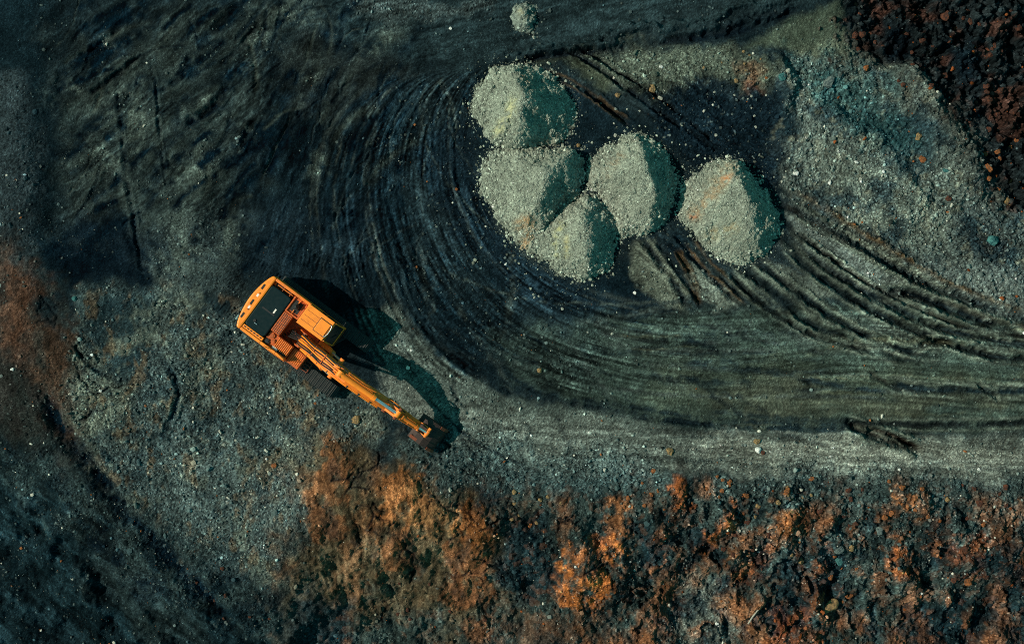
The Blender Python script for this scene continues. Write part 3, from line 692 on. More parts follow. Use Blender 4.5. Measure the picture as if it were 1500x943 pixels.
PILE_OUT = {
    'a': ([(690, 150), (700, 122), (722, 102), (748, 95), (775, 97), (803, 107), (825, 124), (840, 150), (842, 178), (832, 200), (806, 216), (770, 222), (738, 220), (714, 202), (698, 178)], [(752, 116, .75), (763, 148, 1), (763, 182, .95), (760, 212, .5)], 2.5),
    'b': ([(704, 250), (716, 224), (742, 212), (790, 214), (832, 214), (856, 232), (858, 256), (846, 284), (815, 312), (800, 340), (790, 372), (764, 366), (738, 338), (716, 300), (702, 272)], [(836, 224, .65), (796, 260, 1), (790, 292, .92), (796, 328, .4)], 1.95),
    'c': ([(858, 262), (862, 238), (886, 216), (912, 198), (934, 193), (960, 206), (978, 228), (992, 262), (990, 296), (978, 322), (950, 346), (926, 346), (905, 350), (896, 318), (880, 292), (862, 276)], [(934, 207, .6), (937, 244, 1), (954, 290, .9), (948, 336, .4)], 2.0),
    'd': ([(993, 296), (999, 266), (1020, 254), (1044, 236), (1062, 229), (1084, 234), (1106, 258), (1128, 288), (1141, 314), (1141, 344), (1120, 372), (1094, 388), (1066, 384), (1040, 366), (1012, 340), (994, 318)], [(1070, 240, .65), (1075, 276, 1), (1094, 322, .85), (1100, 366, .4)], 2.0),
    'e': ([(756, 352), (772, 340), (800, 326), (824, 300), (852, 288), (880, 292), (899, 308), (905, 338), (900, 368), (890, 396), (872, 406), (846, 408), (826, 400), (800, 384), (776, 372)], [(856, 297, .6), (851, 334, 1), (857, 372, .88), (862, 398, .5)], 1.75),
    'f': ([(749, 28), (753, 12), (766, 6), (780, 8), (787, 20), (787, 36), (780, 46), (766, 50), (754, 42)], [(770, 18, .9), (771, 36, .9)], .55),
}
INPILE = np.zeros_like(H)
for pts, rd, h in PILE_OUT.values():
    w = win(min(p[0] for p in pts) - 5, max(p[0] for p in pts) + 5, min(p[1] for p in pts) - 5, max(p[1] for p in pts) + 5)
    INPILE[w] = np.maximum(INPILE[w], sstep(0, 6, poly_sd(pts, PX[w], PY[w])))


def clear(px, py):   # nothing scattered inside piles or under the machine
    return (1 - sample(INPILE, px, py)) * (sample(machine, px, py) < .35)


GRAV *= np.clip(.25 + 1.5 * sstep(-.35, .35, fbm(PX / 42, PY / 42, 4, 95, .6)), 0, 1.5).astype(np.float32)
# loose grey gravel : stuff
px, py, r = scatter(150000, lambda x, y: np.clip(sample(GRAV, x, y) * .55, 0, 1) * clear(x, y), .013, .085, 6)
base = sample(C, px, py); lum = rng.lognormal(.15, .85, len(px))[:, None]
tone = np.array(GRAVEL) * rng.lognormal(0, .5, len(px))[:, None]
col = np.clip(base * lum * .65 + tone * .45, .003, .7)
wh = rng.random(len(px)) < np.where(sample(GRAV, px, py) > .35, .03, .012); col[wh] = np.array([.55, .58, .50]) * rng.uniform(.6, 1.1, (wh.sum(), 1)); r[wh] *= 1.15
og = (rng.random(len(px)) < .02) & (py > 100); col[og] = np.array(A(130, 84, 50)) * rng.uniform(.6, 1.2, (og.sum(), 1))
stuff_stones("gravel", "loose grey gravel strewn over the quarry floor, thickest on the aprons and banks", "gravel", px, py, r, col)
# clay clods and rubble : stuff
px, py, r = scatter(60000, lambda x, y: np.clip(sample(CLOD, x, y) - .12, 0, 1) ** 1.3 * .55 * clear(x, y), .025, .15, 4)
base = sample(C, px, py); cc = base * rng.lognormal(.15, .4, len(px))[:, None]
o = rng.random(len(px)) < np.where(((py > 690) & (px > 430)) | ((px > 1240) & (py < 300)), .06, .012)
cc[o] = np.array(A(132, 76, 42)) * rng.uniform(.35, 1.0, (o.sum(), 1))
stuff_stones("rubble", "small clods and broken rubble covering the rough banks of the pit", "rubble", px, py, r, np.clip(cc, .004, .6), .35)

# ------------------------------------------------------------------ gravel piles
PILE_LABEL = {
    'a': "rounded grey gravel pile, topmost of the five heaps inside the curved tyre tracks",
    'b': "broad grey gravel pile with a long pale left flank, just below the rounded one",
    'c': "pointed grey gravel pile standing in the middle of the heap cluster",
    'd': "gravel pile with orange streaks down its flank, standing at the right end of the row",
    'e': "gravel pile with pale yellowish streaks, lowest of the heap cluster next to the track",
    'f': "tiny loose gravel heap beside the berm at the top edge",
}
for key, (pts, rd, hgt) in PILE_OUT.items():
    xs = np.arange(min(p[0] for p in pts) - 20, max(p[0] for p in pts) + 20, 1.15); ys = np.arange(min(p[1] for p in pts) - 20, max(p[1] for p in pts) + 20, 1.15)
    X, Y = np.meshgrid(xs, ys); sd = ord(key)

    def pile_h(X, Y):
        Xw = X + 6.5 * fbm(X / 20, Y / 20, 3, sd) + 3.0 * fbm(X / 5, Y / 5, 2, sd + 3); Yw = Y + 6.5 * fbm(X / 20, Y / 20, 3, sd + 1) + 3.0 * fbm(X / 5, Y / 5, 2, sd + 4)
        dout = poly_sd(pts, Xw, Yw); drd = np.full(X.shape, 1e9); hk = np.zeros(X.shape); hw = np.zeros(X.shape)
        for i in range(len(rd) - 1):
            a = np.array(rd[i][:2], float); e = np.array(rd[i + 1][:2], float) - a
            t = np.clip(((Xw - a[0]) * e[0] + (Yw - a[1]) * e[1]) / (e @ e), 0, 1)
            dq = np.hypot(Xw - a[0] - t * e[0], Yw - a[1] - t * e[1]); q_ = 1 / (dq ** 2 + 60.0); hk = hk + q_ * (rd[i][2] + t * (rd[i + 1][2] - rd[i][2])); hw = hw + q_; drd = np.minimum(drd, dq)
        hk = hk / hw
        drd = np.sqrt(drd ** 2 + 36.0); dpos = np.clip(dout, 0, None)
        t = np.clip(1.10 * dpos / (dpos + drd), 0, 1)
        hh = hgt * hk * (t - .07 * t ** 5 - .10 * t * (1 - t)) + .09 * fbm(X / 22, Y / 22, 3, sd + 7) * np.clip(t * 4, 0, 1)
        return np.where(dout > 0, hh, np.clip(dout * .03, -.3, 0)), dout

    h, dout = pile_h(X, Y)
    dw, idw = worley(X / 3.0, Y / 3.0, sd)
    gx = sample(H, X, Y)
    Z = gx + h + np.clip(dout / 6, 0, 1) * (.030 * (.6 - dw) + .010 * rng.standard_normal(X.shape))
    Z -= .02 * (dout < 0)
    n = fbm(X / 18, Y / 18, 4, sd + 20)
    base = A(118, 126, 109) if key != 'f' else A(98, 108, 96)
    col = np.asarray(base) * np.exp(.45 * n + .45 * (idw - .5) + .22 * rng.standard_normal(X.shape))[..., None]

    def tint(c, X, Y, line, wd, tc, k):
        p = catmull(line, 6); d = np.full(X.shape, 1e9)
        for q in p: d = np.minimum(d, (X - q[0]) ** 2 + (Y - q[1]) ** 2)
        m = np.exp(-d / wd ** 2) * k * np.clip(.5 + 1.5 * fbm(X / 6, Y / 6, 4, sd + 30, .7), 0, 1)
        return c * (1 - m[..., None]) + np.asarray(tc) * m[..., None]

    TINTS = {'a': [([(752, 155), (745, 175), (730, 195)], 7, A(190, 190, 140), .8), ([(765, 118), (772, 126)], 4, A(160, 110, 70), .6)], 'b': [([(762, 330), (775, 325), (776, 345), (768, 360)], 8, A(178, 132, 78), .6)],
             'd': [([(1066, 252), (1050, 270), (1036, 290), (1018, 312)], 11, A(160, 128, 86), .5), ([(1058, 266), (1060, 262)], 5, A(180, 110, 58), .6), ([(1013, 318), (1016, 318)], 4, A(170, 100, 60), .6), ([(1040, 345), (1070, 335)], 8, A(150, 130, 84), .5)],
             'e': [([(815, 372), (814, 350), (822, 330)], 5, A(176, 176, 120), .7), ([(830, 375), (828, 350)], 4, A(170, 164, 112), .6)], 'c': [([(886, 258), (906, 232)], 6, A(160, 124, 80), .4)], 'f': [([(762, 18), (765, 28)], 5, A(150, 140, 100), .5)]}
    for ln_, wd, tc_, k in TINTS.get(key, []): col = tint(col, X, Y, ln_, wd, tc_, k)
    I = np.arange(X.size).reshape(X.shape)
    q = np.stack([I[1:, :-1], I[1:, 1:], I[:-1, 1:], I[:-1, :-1]], -1).reshape(-1, 4)
    keep = (dout.ravel()[q].max(1) > -6); q = q[keep]
    used = np.unique(q); remap = np.full(X.size, -1); remap[used] = np.arange(len(used))
    V0 = np.c_[wx(X).ravel(), wy(Y).ravel(), Z.ravel()][used]; c0 = col.reshape(-1, 3)[used]; q = remap[q]
    # the stones that make up the skin of the heap and its ragged foot
    ns = 12500 if key != 'f' else 900
    sx = rng.uniform(xs[0], xs[-1], ns * 2); sy = rng.uniform(ys[0], ys[-1], ns * 2)
    sh, sdn = pile_h(sx, sy)
    k = (sdn > 0) | (rng.random(len(sx)) < (np.exp(np.clip(sdn, -30, 0) / 3.0) * .5 + np.exp(np.clip(sdn, -30, 0) / 12) * .05))
    sx, sy, sh, sdn = sx[k], sy[k], sh[k], sdn[k]
    u = rng.random(len(sx)); low = np.clip(1 - sdn / 26, 0, 1)
    r = .012 + .026 * u ** 3 + .055 * low * u ** 7
    z = sample(H, sx, sy) + np.maximum(sh, 0) + r * .25
    sc = np.asarray(base) * rng.lognormal(.05, .5, len(sx))[:, None]
    for ln_, wd, tc_, kk in TINTS.get(key, []): sc = tint(sc, sx, sy, ln_, wd, np.asarray(tc_) * 1.05, kk)
    V1, F1_, c1 = stone_cloud(np.c_[wx(sx), wy(sy), z], r, np.clip(sc, .01, .75))
    cen = np.array([wx(np.mean([p[0] for p in pts])), wy(np.mean([p[1] for p in pts])), 0])
    me = np_mesh("gravel_pile", np.r_[V0, V1] - cen, [q, F1_ + len(V0)], M_STONE, np.r_[c0, c1], False)
    o = link(bpy.data.objects.new("gravel_pile", me)); o.location = cen
    tag(o, PILE_LABEL[key], "gravel pile", "gravel piles by the curved haul track")

# ------------------------------------------------------------------ single rocks
ICO3, FIC3 = ico(3)
ROCKM = {}
def rock_mat(name, c, c2):
    mt = bpy.data.materials.new(name); N, L = nt(mt); b = N["Principled BSDF"]; b.inputs["Roughness"].default_value = .9; b.inputs["Specular IOR Level"].default_value = .03
    tc = N.new("ShaderNodeTexCoord"); n1 = N.new("ShaderNodeTexNoise"); n1.inputs["Scale"].default_value = 2.6; n1.inputs["Detail"].default_value = 5; n1.inputs["Roughness"].default_value = .8
    L.new(tc.outputs["Object"], n1.inputs["Vector"])
    cr = N.new("ShaderNodeValToRGB"); cr.color_ramp.elements[0].position = .40; cr.color_ramp.elements[1].position = .60
    cr.color_ramp.elements[0].color = (*c2, 1); cr.color_ramp.elements[1].color = (*c, 1)
    L.new(n1.outputs["Fac"], cr.inputs["Fac"]); L.new(cr.outputs["Color"], b.inputs["Base Color"])
    bp = N.new("ShaderNodeBump"); bp.inputs["Strength"].default_value = .6; bp.inputs["Distance"].default_value = .04
    L.new(n1.outputs["Fac"], bp.inputs["Height"]); L.new(bp.outputs["Normal"], b.inputs["Normal"])
    return mt
ROCKM = {
    'orange': rock_mat("orange_clay_rock", A(150, 92, 50), A(72, 54, 40)), 'rust': rock_mat("rust_brown_rock", A(92, 56, 38), A(40, 36, 34)), 'grey': rock_mat("grey_rock", A(104, 116, 106), A(48, 62, 62)),
    'pale': rock_mat("pale_rock", A(176, 180, 158), A(96, 104, 94)), 'white': rock_mat("white_rock", A(228, 230, 214), A(150, 156, 144)), 'tan': rock_mat("tan_rock", A(150, 124, 80), A(78, 70, 52)), 'green': rock_mat("green_grey_rock", A(70, 116, 108), A(30, 66, 66)),
    'dark': rock_mat("dark_rock", A(54, 66, 66), A(20, 34, 38))}
RMESH = {}
def rock_mesh(colr, var, flatn=.7, chunky=False):
    k = (colr, var)
    if k not in RMESH:
        rr = np.random.default_rng(100 + var); v = ICO3.copy()
        for j in range(13):      # chop facets
            d = rr.standard_normal(3); d /= np.linalg.norm(d); lim = rr.uniform(.55, .88); s = v @ d
            v -= np.clip(s - lim, 0, None)[:, None] * d * .92
        v *= rr.uniform([.85, .65, .55], [1.2, 1.0, .8])
        v *= (1 + .24 * fbm(v[:, 0] * 2.6 + v[:, 2] * 1.9 + var * 3, v[:, 1] * 2.6 - v[:, 2] * 1.5, 4, var, .65))[:, None]
        RMESH[k] = np_mesh(colr + "_rock", v, [FIC3], ROCKM[colr], None, False)
    return RMESH[k]


def rock(px, py, d, colr, label, group=None, var=None, name="rock", stretch=1.0, rot=None):
    var = R.randrange(9) if var is None else var
    o = bpy.data.objects.new(name, rock_mesh(colr, var)); r = d * S / 2
    z = float(sample(H, np.array([px]), np.array([py]))[0])
    o.location = (wx(px), wy(py), z + r * .28); o.scale = (r * stretch, r, r * .95)
    o.rotation_euler = (R.uniform(-.25, .25), R.uniform(-.25, .25), R.uniform(0, 6.28) if rot is None else rot)
    link(o); return tag(o, label, "rock", group)


for a in [
    (1111, 658, 11, 'white', "smooth white boulder on the pale strip, next to a small clay lump", 2),
    (1109, 646, 12, 'tan', "tan clay lump right above the smooth white boulder on the pale strip", 3),
    (1117, 663, 7, 'rust', "small reddish stone touching the smooth white boulder's right side", 4),
    (981, 661, 13, 'tan', "angular tan rock alone on the grey strip below the haul road", 5),
    (1350, 233, 12, 'orange', "angular orange rock on the grey gravel bank near the green-grey stone", 1),
    (1382, 251, 11, 'green', "flat green-grey stone lying to the right below the angular orange rock", 6),
    (1346, 250, 13, 'grey', "rounded grey boulder just below the angular orange rock", 7),
    (1344, 200, 13, 'tan', "brownish boulder in the teal hollow above the angular orange rock", 8),
    (1213, 122, 17, 'grey', "long tilted grey slab among dark stones on the upper bank", 3),
    (1453, 352, 20, 'green', "large green-grey boulder with sharp facets near the right edge", 0),
    (1143, 115, 13, 'green', "blue-green boulder at the foot of the orange stained mound", 4),
    (1152, 107, 8, 'pale', "pale round stone just right above the blue-green boulder", 2),
    (1165, 254, 9, 'white', "bright white stone on the slope right of the streaked gravel pile", 1),
    (1215, 268, 7, 'white', "white stone in the middle of the pale gravel bank, lower of two", 5),
    (1252, 239, 7, 'white', "white stone higher up in the middle of the pale gravel bank", 6),
    (1196, 236, 7, 'pale', "pale stone between the white stones and the dark soil hollow", 2),
    (905, 140, 10, 'tan', "tan boulder in dark soil between the two rut pairs above the piles", 3),
    (968, 143, 9, 'pale', "pale stone at the dark hollow's edge above the middle pile", 7),
    (956, 131, 13, 'tan', "tan clay lump at the end of the rut near the dark hollow", 8),
    (968, 98, 7, 'white', "white stone on the olive gravel patch below the berm", 1),
    (847, 213, 7, 'tan', "small tan boulder between the rounded pile and the middle pile", 2),
    (782, 55, 7, 'pale', "pale stone just below the tiny gravel heap", 3), (660, 42, 5, 'white', "white stone on slate soil left of the tiny gravel heap", 4),
    (603, 513, 5, 'white', "white stone on the pale fan in front of the digger's cab", 1), (741, 387, 5, 'white', "white stone on dark soil left under the gravel heap cluster", 5),
    (783, 436, 5, 'pale', "lone pale stone on the dark curve below the heap cluster", 6), (930, 429, 6, 'white', "white stone on dark soil below the middle gravel pile", 7),
    (790, 542, 9, 'tan', "tan stone on the haul road left of its olive stretch", 2), (641, 571, 8, 'grey', "grey stone on the pale fan's lower edge near the digger's arm", 3),
    (522, 615, 14, 'tan', "tan boulder on the rough apron left of the digger's arm", 4), (478, 612, 9, 'grey', "grey boulder on the apron beside the digger's lower track", 5),
    (378, 640, 8, 'pale', "pale stone on the dense gravel apron below the digger", 6), (401, 682, 10, 'orange', "orange and white stone on the apron's dense gravel", 7),
    (150, 572, 5, 'white', "white stone on the olive bank at the left", 1), (24, 540, 6, 'white', "thin white stone on the brown earth at the left edge", 8), (113, 437, 9, 'green', "green-grey stone at the top of the left mound", 2),
    (1225, 897, 20, 'tan', "long tan stone lying across the dark gully, lower right", 1), (1179, 826, 13, 'tan', "round tan boulder at the top of the dark gully", 0), (1163, 815, 7, 'tan', "little tan stone left of the round boulder at the gully top", 3),
    (1231, 806, 11, 'grey', "grey boulder right of the long rust coloured ridge, left of a pair", 4), (1249, 805, 11, 'tan', "tan boulder right of the long rust coloured ridge, right of a pair", 5),
    (1257, 884, 15, 'orange', "orange boulder at the bottom of the grey rubble right of the gully", 6), (1428, 856, 17, 'orange', "big orange boulder at the foot of the rusty rubble mound", 7),
    (1440, 768, 8, 'orange', "orange stone above the rusty rubble mound near the right edge", 2), (1126, 783, 12, 'rust', "rust coloured boulder left of the orange cracked mound", 3), (1097, 766, 12, 'rust', "dark rust boulder above a diagonal clay ridge", 4),
    (1151, 719, 14, 'orange', "bright orange clay boulder on the crest under the pale strip", 5), (1093, 725, 12, 'orange', "orange clay boulder with a cracked top on the crest", 6), (1067, 709, 10, 'orange', "orange clay boulder, uppermost on the crest below the road", 1),
    (1188, 701, 9, 'orange', "orange clay lump sitting alone at the edge of the pale strip", 8), (1111, 741, 10, 'tan', "tan boulder in the rubble below the crest, left of the orange mound", 0), (1289, 778, 14, 'grey', "grey faceted boulder in the middle of the rubble slope", 1),
    (1388, 731, 9, 'tan', "tan boulder on the dark crest toward the right edge", 2), (1371, 731, 10, 'grey', "grey boulder on the dark crest left of the tan one", 3), (1239, 828, 15, 'green', "green-grey boulder below a pair of boulders on the slope", 4),
    (1317, 687, 5, 'white', "white stone on the pale strip below the gouged rut", 2), (1216, 668, 4, 'white', "small white stone on the pale strip right of the white boulder", 3), (1434, 687, 5, 'white', "white stone on the pale strip at the far right", 4),
    (776, 773, 11, 'orange', "yellowish clay lump above the dark gully, lower middle", 5), (660, 716, 8, 'pale', "pale stone at the top of the orange slope below the bucket", 6), (958, 690, 10, 'orange', "orange clay stone at the crest below the grey strip", 7),
    (1362, 876, 5, 'white', "white stone on dark soil at the lower right", 8), (1058, 924, 6, 'white', "white stone on the pale debris patch at the bottom", 1), (844, 831, 5, 'white', "white stone lying on the bright orange mound", 2),
    (1388, 22, 17, 'rust', "rust coloured block standing out in the top right rubble", 1), (1450, 78, 20, 'rust', "largest rusty block in the top right rubble", 5), (1265, 50, 13, 'rust', "rusty block on the flat olive patch's right edge", 3), (1268, 100, 10, 'orange', "orange block where the red rubble meets the grey bank", 2),
    (1462, 143, 15, 'rust', "rusty boulder below the dark hollow at the right", 4), (1446, 246, 15, 'orange', "orange block at the rubble's lower tip", 6), (1479, 295, 16, 'tan', "tan block near the right edge under the red rubble", 7), (1386, 292, 10, 'rust', "reddish stone on the grey bank's lower end", 8)]:
    rock(a[0], a[1], a[2], a[3], a[4], "single rocks on the quarry ground", a[5], rot=(.6 if 'long' in a[4] else None), stretch=(1.6 if 'long' in a[4] else 1.0))

ORD = ["first", "second", "third", "fourth", "fifth", "sixth", "seventh", "eighth", "ninth", "tenth", "eleventh", "twelfth"]
def cluster(cx, cy, rx, ry, n, lo, hi, colr, what, where, group):
    pts = []
    for _ in range(400):
        if len(pts) == n: break
        x, y = cx + R.uniform(-1, 1) * rx, cy + R.uniform(-1, 1) * ry
        if not (4 < x < 1496 and 4 < y < 939): continue
        if all(abs(x - p[0]) + abs(y - p[1]) > 9 for p in pts) and clear(np.array([x]), np.array([y]))[0] > .9: pts.append((x, y, lo + (hi - lo) * R.random() ** 1.8))
    pts.sort()
    for i, (x, y, d) in enumerate(pts):
        rock(x, y, d, colr, f"{ORD[i]} from the left of the {what} {where}", group)
G1, G2, G3, G4, G5 = "clay boulders on the lower slope", "rusty blocks in the top right rubble", "stones on the upper right gravel bank", "stones on the left gravel apron", "stones around the piles and haul road"
for c in [
    (1040, 715, 40, 22, 8, 5, 11, 'orange', "orange boulders", "on the crest left of the cracked one", G1), (1150, 735, 45, 26, 8, 5, 12, 'tan', "tan boulders", "below the bright orange crest boulder", G1), (1240, 745, 40, 30, 9, 5, 12, 'rust', "rust boulders", "on the crest under the gouged rut", G1),
    (1330, 730, 40, 30, 8, 6, 11, 'orange', "orange boulders", "on the orange crest patch at right", G1), (1440, 735, 45, 26, 8, 6, 12, 'rust', "rust boulders", "on the far right crest", G1), (1420, 815, 45, 40, 12, 5, 12, 'rust', "rusty blocks", "piled on the rubble mound", G1),
    (1210, 790, 40, 30, 8, 5, 10, 'grey', "grey boulders", "around the top of the rust ridge", G1), (1280, 820, 40, 40, 9, 5, 11, 'grey', "grey boulders", "on the slope right of the boulder pair", G1), (1080, 800, 45, 40, 8, 5, 10, 'rust', "rust boulders", "between the diagonal clay ridges", G1),
    (1240, 860, 30, 40, 7, 6, 11, 'orange', "orange boulders", "above the long tan stone", G1), (940, 730, 50, 25, 8, 5, 9, 'orange', "orange lumps", "above the bright orange mound", G1), (800, 740, 60, 30, 8, 5, 9, 'tan', "tan lumps", "below the digger's bucket to the right", G1),
    (640, 870, 70, 50, 8, 5, 9, 'rust', "rust lumps", "at the bottom of the orange slope", G1), (340, 870, 60, 40, 7, 5, 9, 'rust', "rust lumps", "along the dark foot of the apron", G1),
    (1280, 30, 30, 45, 9, 6, 12, 'rust', "rusty blocks", "beside the flat olive patch", G2), (1350, 90, 50, 45, 12, 6, 13, 'rust', "rusty blocks", "round the dark hollow in the red rubble", G2), (1450, 40, 45, 40, 10, 6, 13, 'rust', "rusty blocks", "in the top right corner", G2),
    (1460, 150, 40, 40, 11, 6, 13, 'rust', "rusty blocks", "midway down the right edge", G2), (1470, 240, 28, 40, 9, 6, 12, 'orange', "orange blocks", "at the lower end of the red rubble", G2),
    (1200, 110, 45, 22, 9, 4, 8, 'grey', "grey stones", "below the flat olive patch", G3), (1180, 230, 40, 40, 8, 4, 7, 'pale', "pale stones", "right of the dark soil hollow", G3), (1290, 290, 60, 40, 9, 4, 7, 'pale', "pale stones", "on the lower gravel bank", G3), (1420, 330, 60, 30, 9, 4, 9, 'grey', "grey stones", "round the large faceted boulder", G3),
    (1060, 100, 60, 24, 8, 4, 8, 'tan', "tan stones", "on the gravel below the berm", G3), (1090, 170, 45, 36, 9, 3.5, 6, 'pale', "pale stones", "in the dark soil hollow", G3),
    (300, 700, 90, 60, 8, 4, 7, 'pale', "pale stones", "on the apron's dense gravel", G4), (200, 600, 70, 60, 7, 4, 7, 'grey', "grey stones", "on the left bank's slope", G4),
    (900, 170, 40, 30, 7, 3.5, 6, 'pale', "pale stones", "between the rounded pile and the ruts", G5), (830, 470, 90, 40, 7, 3.5, 5.5, 'pale', "pale stones", "on the dark curve of the track", G5)]:
    cluster(*c)

# pale stick on the debris patch
def tube_np(name, pts, r, mat, parent=None, seg=8):
    P = [np.array(p, float) for p in pts]; V = []; Fq = []
    for i, p in enumerate(P):
        d = (P[min(i + 1, len(P) - 1)] - P[max(i - 1, 0)]); d /= np.linalg.norm(d)
        a = np.cross(d, [0, 0, 1.0]) if abs(d[2]) < .9 else np.cross(d, [1.0, 0, 0]); a /= np.linalg.norm(a); b = np.cross(d, a)
        rr = r[i] if isinstance(r, (list, tuple)) else r
        for k in range(seg):
            t = 2 * pi * k / seg; V.append(p + rr * (cos(t) * a + sin(t) * b))
    for i in range(len(P) - 1):
        for k in range(seg): Fq.append([i * seg + k, i * seg + (k + 1) % seg, (i + 1) * seg + (k + 1) % seg, (i + 1) * seg + k])
    return V, Fq, [list(range(seg))[::-1], [(len(P) - 1) * seg + k for k in range(seg)]]


class MB:
    """collects simple solids into ONE mesh"""
    def __init__(s): s.v = []; s.f = []
    def add(s, V, Fs):
        o = len(s.v); s.v += [tuple(map(float, p)) for p in V]; s.f += [[i + o for i in f] for f in Fs]; return s
    def box(s, x0, x1, y0, y1, z0, z1):
        V = [(x, y, z) for z in (z0, z1) for y in (y0, y1) for x in (x0, x1)]
        return s.add(V, [[0, 2, 3, 1], [4, 5, 7, 6], [0, 1, 5, 4], [2, 6, 7, 3], [0, 4, 6, 2], [1, 3, 7, 5]])
    def prism_z(s, pts, z0, z1):
        n = len(pts); return s.add([(x, y, z0) for x, y in pts] + [(x, y, z1) for x, y in pts], [list(range(n))[::-1], [n + i for i in range(n)]] + [[i, (i + 1) % n, n + (i + 1) % n, n + i] for i in range(n)])
    def prism_y(s, pts, y0, y1):   # pts are (x, z)
        n = len(pts); return s.add([(x, y0, z) for x, z in pts] + [(x, y1, z) for x, z in pts], [list(range(n)), [n + i for i in range(n)][::-1]] + [[(i + 1) % n, i, n + i, n + (i + 1) % n] for i in range(n)])
    def cyl(s, p, q, r, seg=20, r2=None):
        V, Fq, caps = tube_np("", [p, q], [r, r if r2 is None else r2], None, seg=seg); return s.add(V, Fq + caps)
    def tube(s, pts, r, seg=8):
        V, Fq, caps = tube_np("", pts, r, None, seg=seg); return s.add(V, Fq + caps)
    def build(s, name, mat, parent=None, bevel=0., smooth=False, label=None):
        me = bpy.data.meshes.new(name); me.from_pydata(s.v, [], s.f); me.materials.append(mat)
        bm = bmesh.new(); bm.from_mesh(me); bmesh.ops.recalc_face_normals(bm, faces=bm.faces); bm.to_mesh(me); bm.free()
        if smooth: me.polygons.foreach_set("use_smooth", [True] * len(me.polygons)); me.set_sharp_from_angle(angle=radians(40))
        o = link(bpy.data.objects.new(name, me), parent)
        if bevel: b = o.modifiers.new("bevel", 'BEVEL'); b.width = bevel; b.segments = 2; b.limit_method = 'ANGLE'; b.angle_limit = radians(35)
        if label: o["label"] = label
        return o


zz = float(sample(H, np.array([1112.]), np.array([905.]))[0])
st = MB().tube([(-.30, -.46, .03), (-.1, -.13, .06), (.12, .16, .07), (.28, .46, .05)], [.035, .04, .035, .02]).tube([(.06, .1, .06), (.22, .24, .10)], [.02, .012]).build("stick", WOOD, smooth=True)
st.location = (wx(1110), wy(905), zz + .03); tag(st, "pale weathered stick lying across the debris patch at the bottom", "stick")

# ------------------------------------------------------------------ the excavator
EX = link(bpy.data.objects.new("excavator", None)); EX.location = (-9.49, -.69, 0); EX.scale = (1.02, 1.02, .92); EX.rotation_euler = (0, 0, radians(-36.5))
tag(EX, "orange crawler excavator with dark engine hood, its bucket resting on the ground", "excavator")

# tracks
def track(yc_):
    x0, x1, rr, zc = -2.02, 2.10, .43, .47
    per = []
    n = 25
    L_ = x1 - x0
    P = 2 * L_ + 2 * pi * rr; cnt = 52
    mb = MB(); s0 = 0
    for i in range(cnt):
        s = i / cnt * P
        if s < L_: p = (x0 + s, zc + rr); a = 0
        elif s < L_ + pi * rr: t = (s - L_) / rr; p = (x1 + rr * sin(t), zc + rr * cos(t)); a = -t
        elif s < 2 * L_ + pi * rr: p = (x1 - (s - L_ - pi * rr), zc - rr); a = pi
        else: t = (s - 2 * L_ - pi * rr) / rr; p = (x0 - rr * sin(t), zc - rr * cos(t)); a = pi - t
        ca, sa = cos(a), sin(a); hw = P / cnt * .47
        prof = [(-hw, -.02), (hw, -.02), (hw, .015), (hw * .45, .018), (hw * .32, .055), (hw * .08, .055), (-hw * .05, .018), (-hw * .45, .018), (-hw * .55, .045), (-hw * .75, .045), (-hw, .015)]
        mb.prism_y([(p[0] + u * ca - v * sa, p[1] + u * sa + v * ca) for u, v in prof], yc_ - .31, yc_ + .31)
    o = mb.build("track", TRACKM, EX)
    f = MB().prism_y([(x0 - .1, .25), (x1 + .1, .25), (x1 + .2, .47), (x1, .72), (x0, .72), (x0 - .2, .47)], yc_ - .2, yc_ + .2)
    f.build("track_frame", BLACK, o, .02)
    w_ = MB()
    for x, r_ in [(x0, .36), (x1, .36)]: w_.cyl((x, yc_ - .24, zc), (x, yc_ + .24, zc), r_, 24)
    for k in range(7): w_.cyl((x0 + .5 + k * .52, yc_ - .24, .2), (x0 + .5 + k * .52, yc_ + .24, .2), .12, 14)
    w_.build("roller", TRACKM, o)
track(1.30); track(-1.30)
u = MB().box(-1.0, 1.0, -1.05, 1.05, .45, .85); u.prism_z([(-1.5, -1.1), (-1.1, -1.1), (-.6, -.5), (.6, -.5), (1.1, -1.1), (1.5, -1.1), (1.0, 0), (1.5, 1.1), (1.1, 1.1), (.6, .5), (-.6, .5), (-1.1, 1.1), (-1.5, 1.1), (-1.0, 0)], .4, .75)
u.build("undercarriage", BLACK, EX, .02)
MB().cyl((0, 0, .8), (0, 0, 1.08), .78, 40).build("turntable", BLACK, EX)
MB().box(-2.5, .55, -1.38, 1.38, 1.06, 1.28).box(.55, .95, -.45, .12, 1.08, 1.26).build("deck", ORANGE_W, EX, .02)

# counterweight
cw = [(-2.52, -1.41), (-2.52, 1.41)] + [(-2.70 - .30 * sin(pi * k / 14) ** .75, 1.41 - 2.82 * k / 14) for k in range(15)]
o = MB().prism_z(cw, 1.12, 2.36).build("counterweight", ORANGE_L, EX, .07)
lp = [(-2.50, -1.42), (-2.50, 1.42)] + [(-2.715 - .30 * sin(pi * k / 14) ** .75, 1.42 - 2.84 * k / 14) for k in range(15)]
for y in (.74, -.10, -.82):
    MB().box(-2.83, -2.73, y - .13, y + .13, 2.355, 2.368).build("lifting_slot", BLACK, o, .012)
for y in (.29, -.36):
    lb = MB().box(-2.80, -2.71, y - .07, y + .07, 2.356, 2.366).build("sticker", WHITE, o, .004)
for y in (.41, -.47):
    MB().cyl((-2.73, y, 2.35), (-2.73, y, 2.40), .03, 12).build("lifting_eye", RUSTM, o)
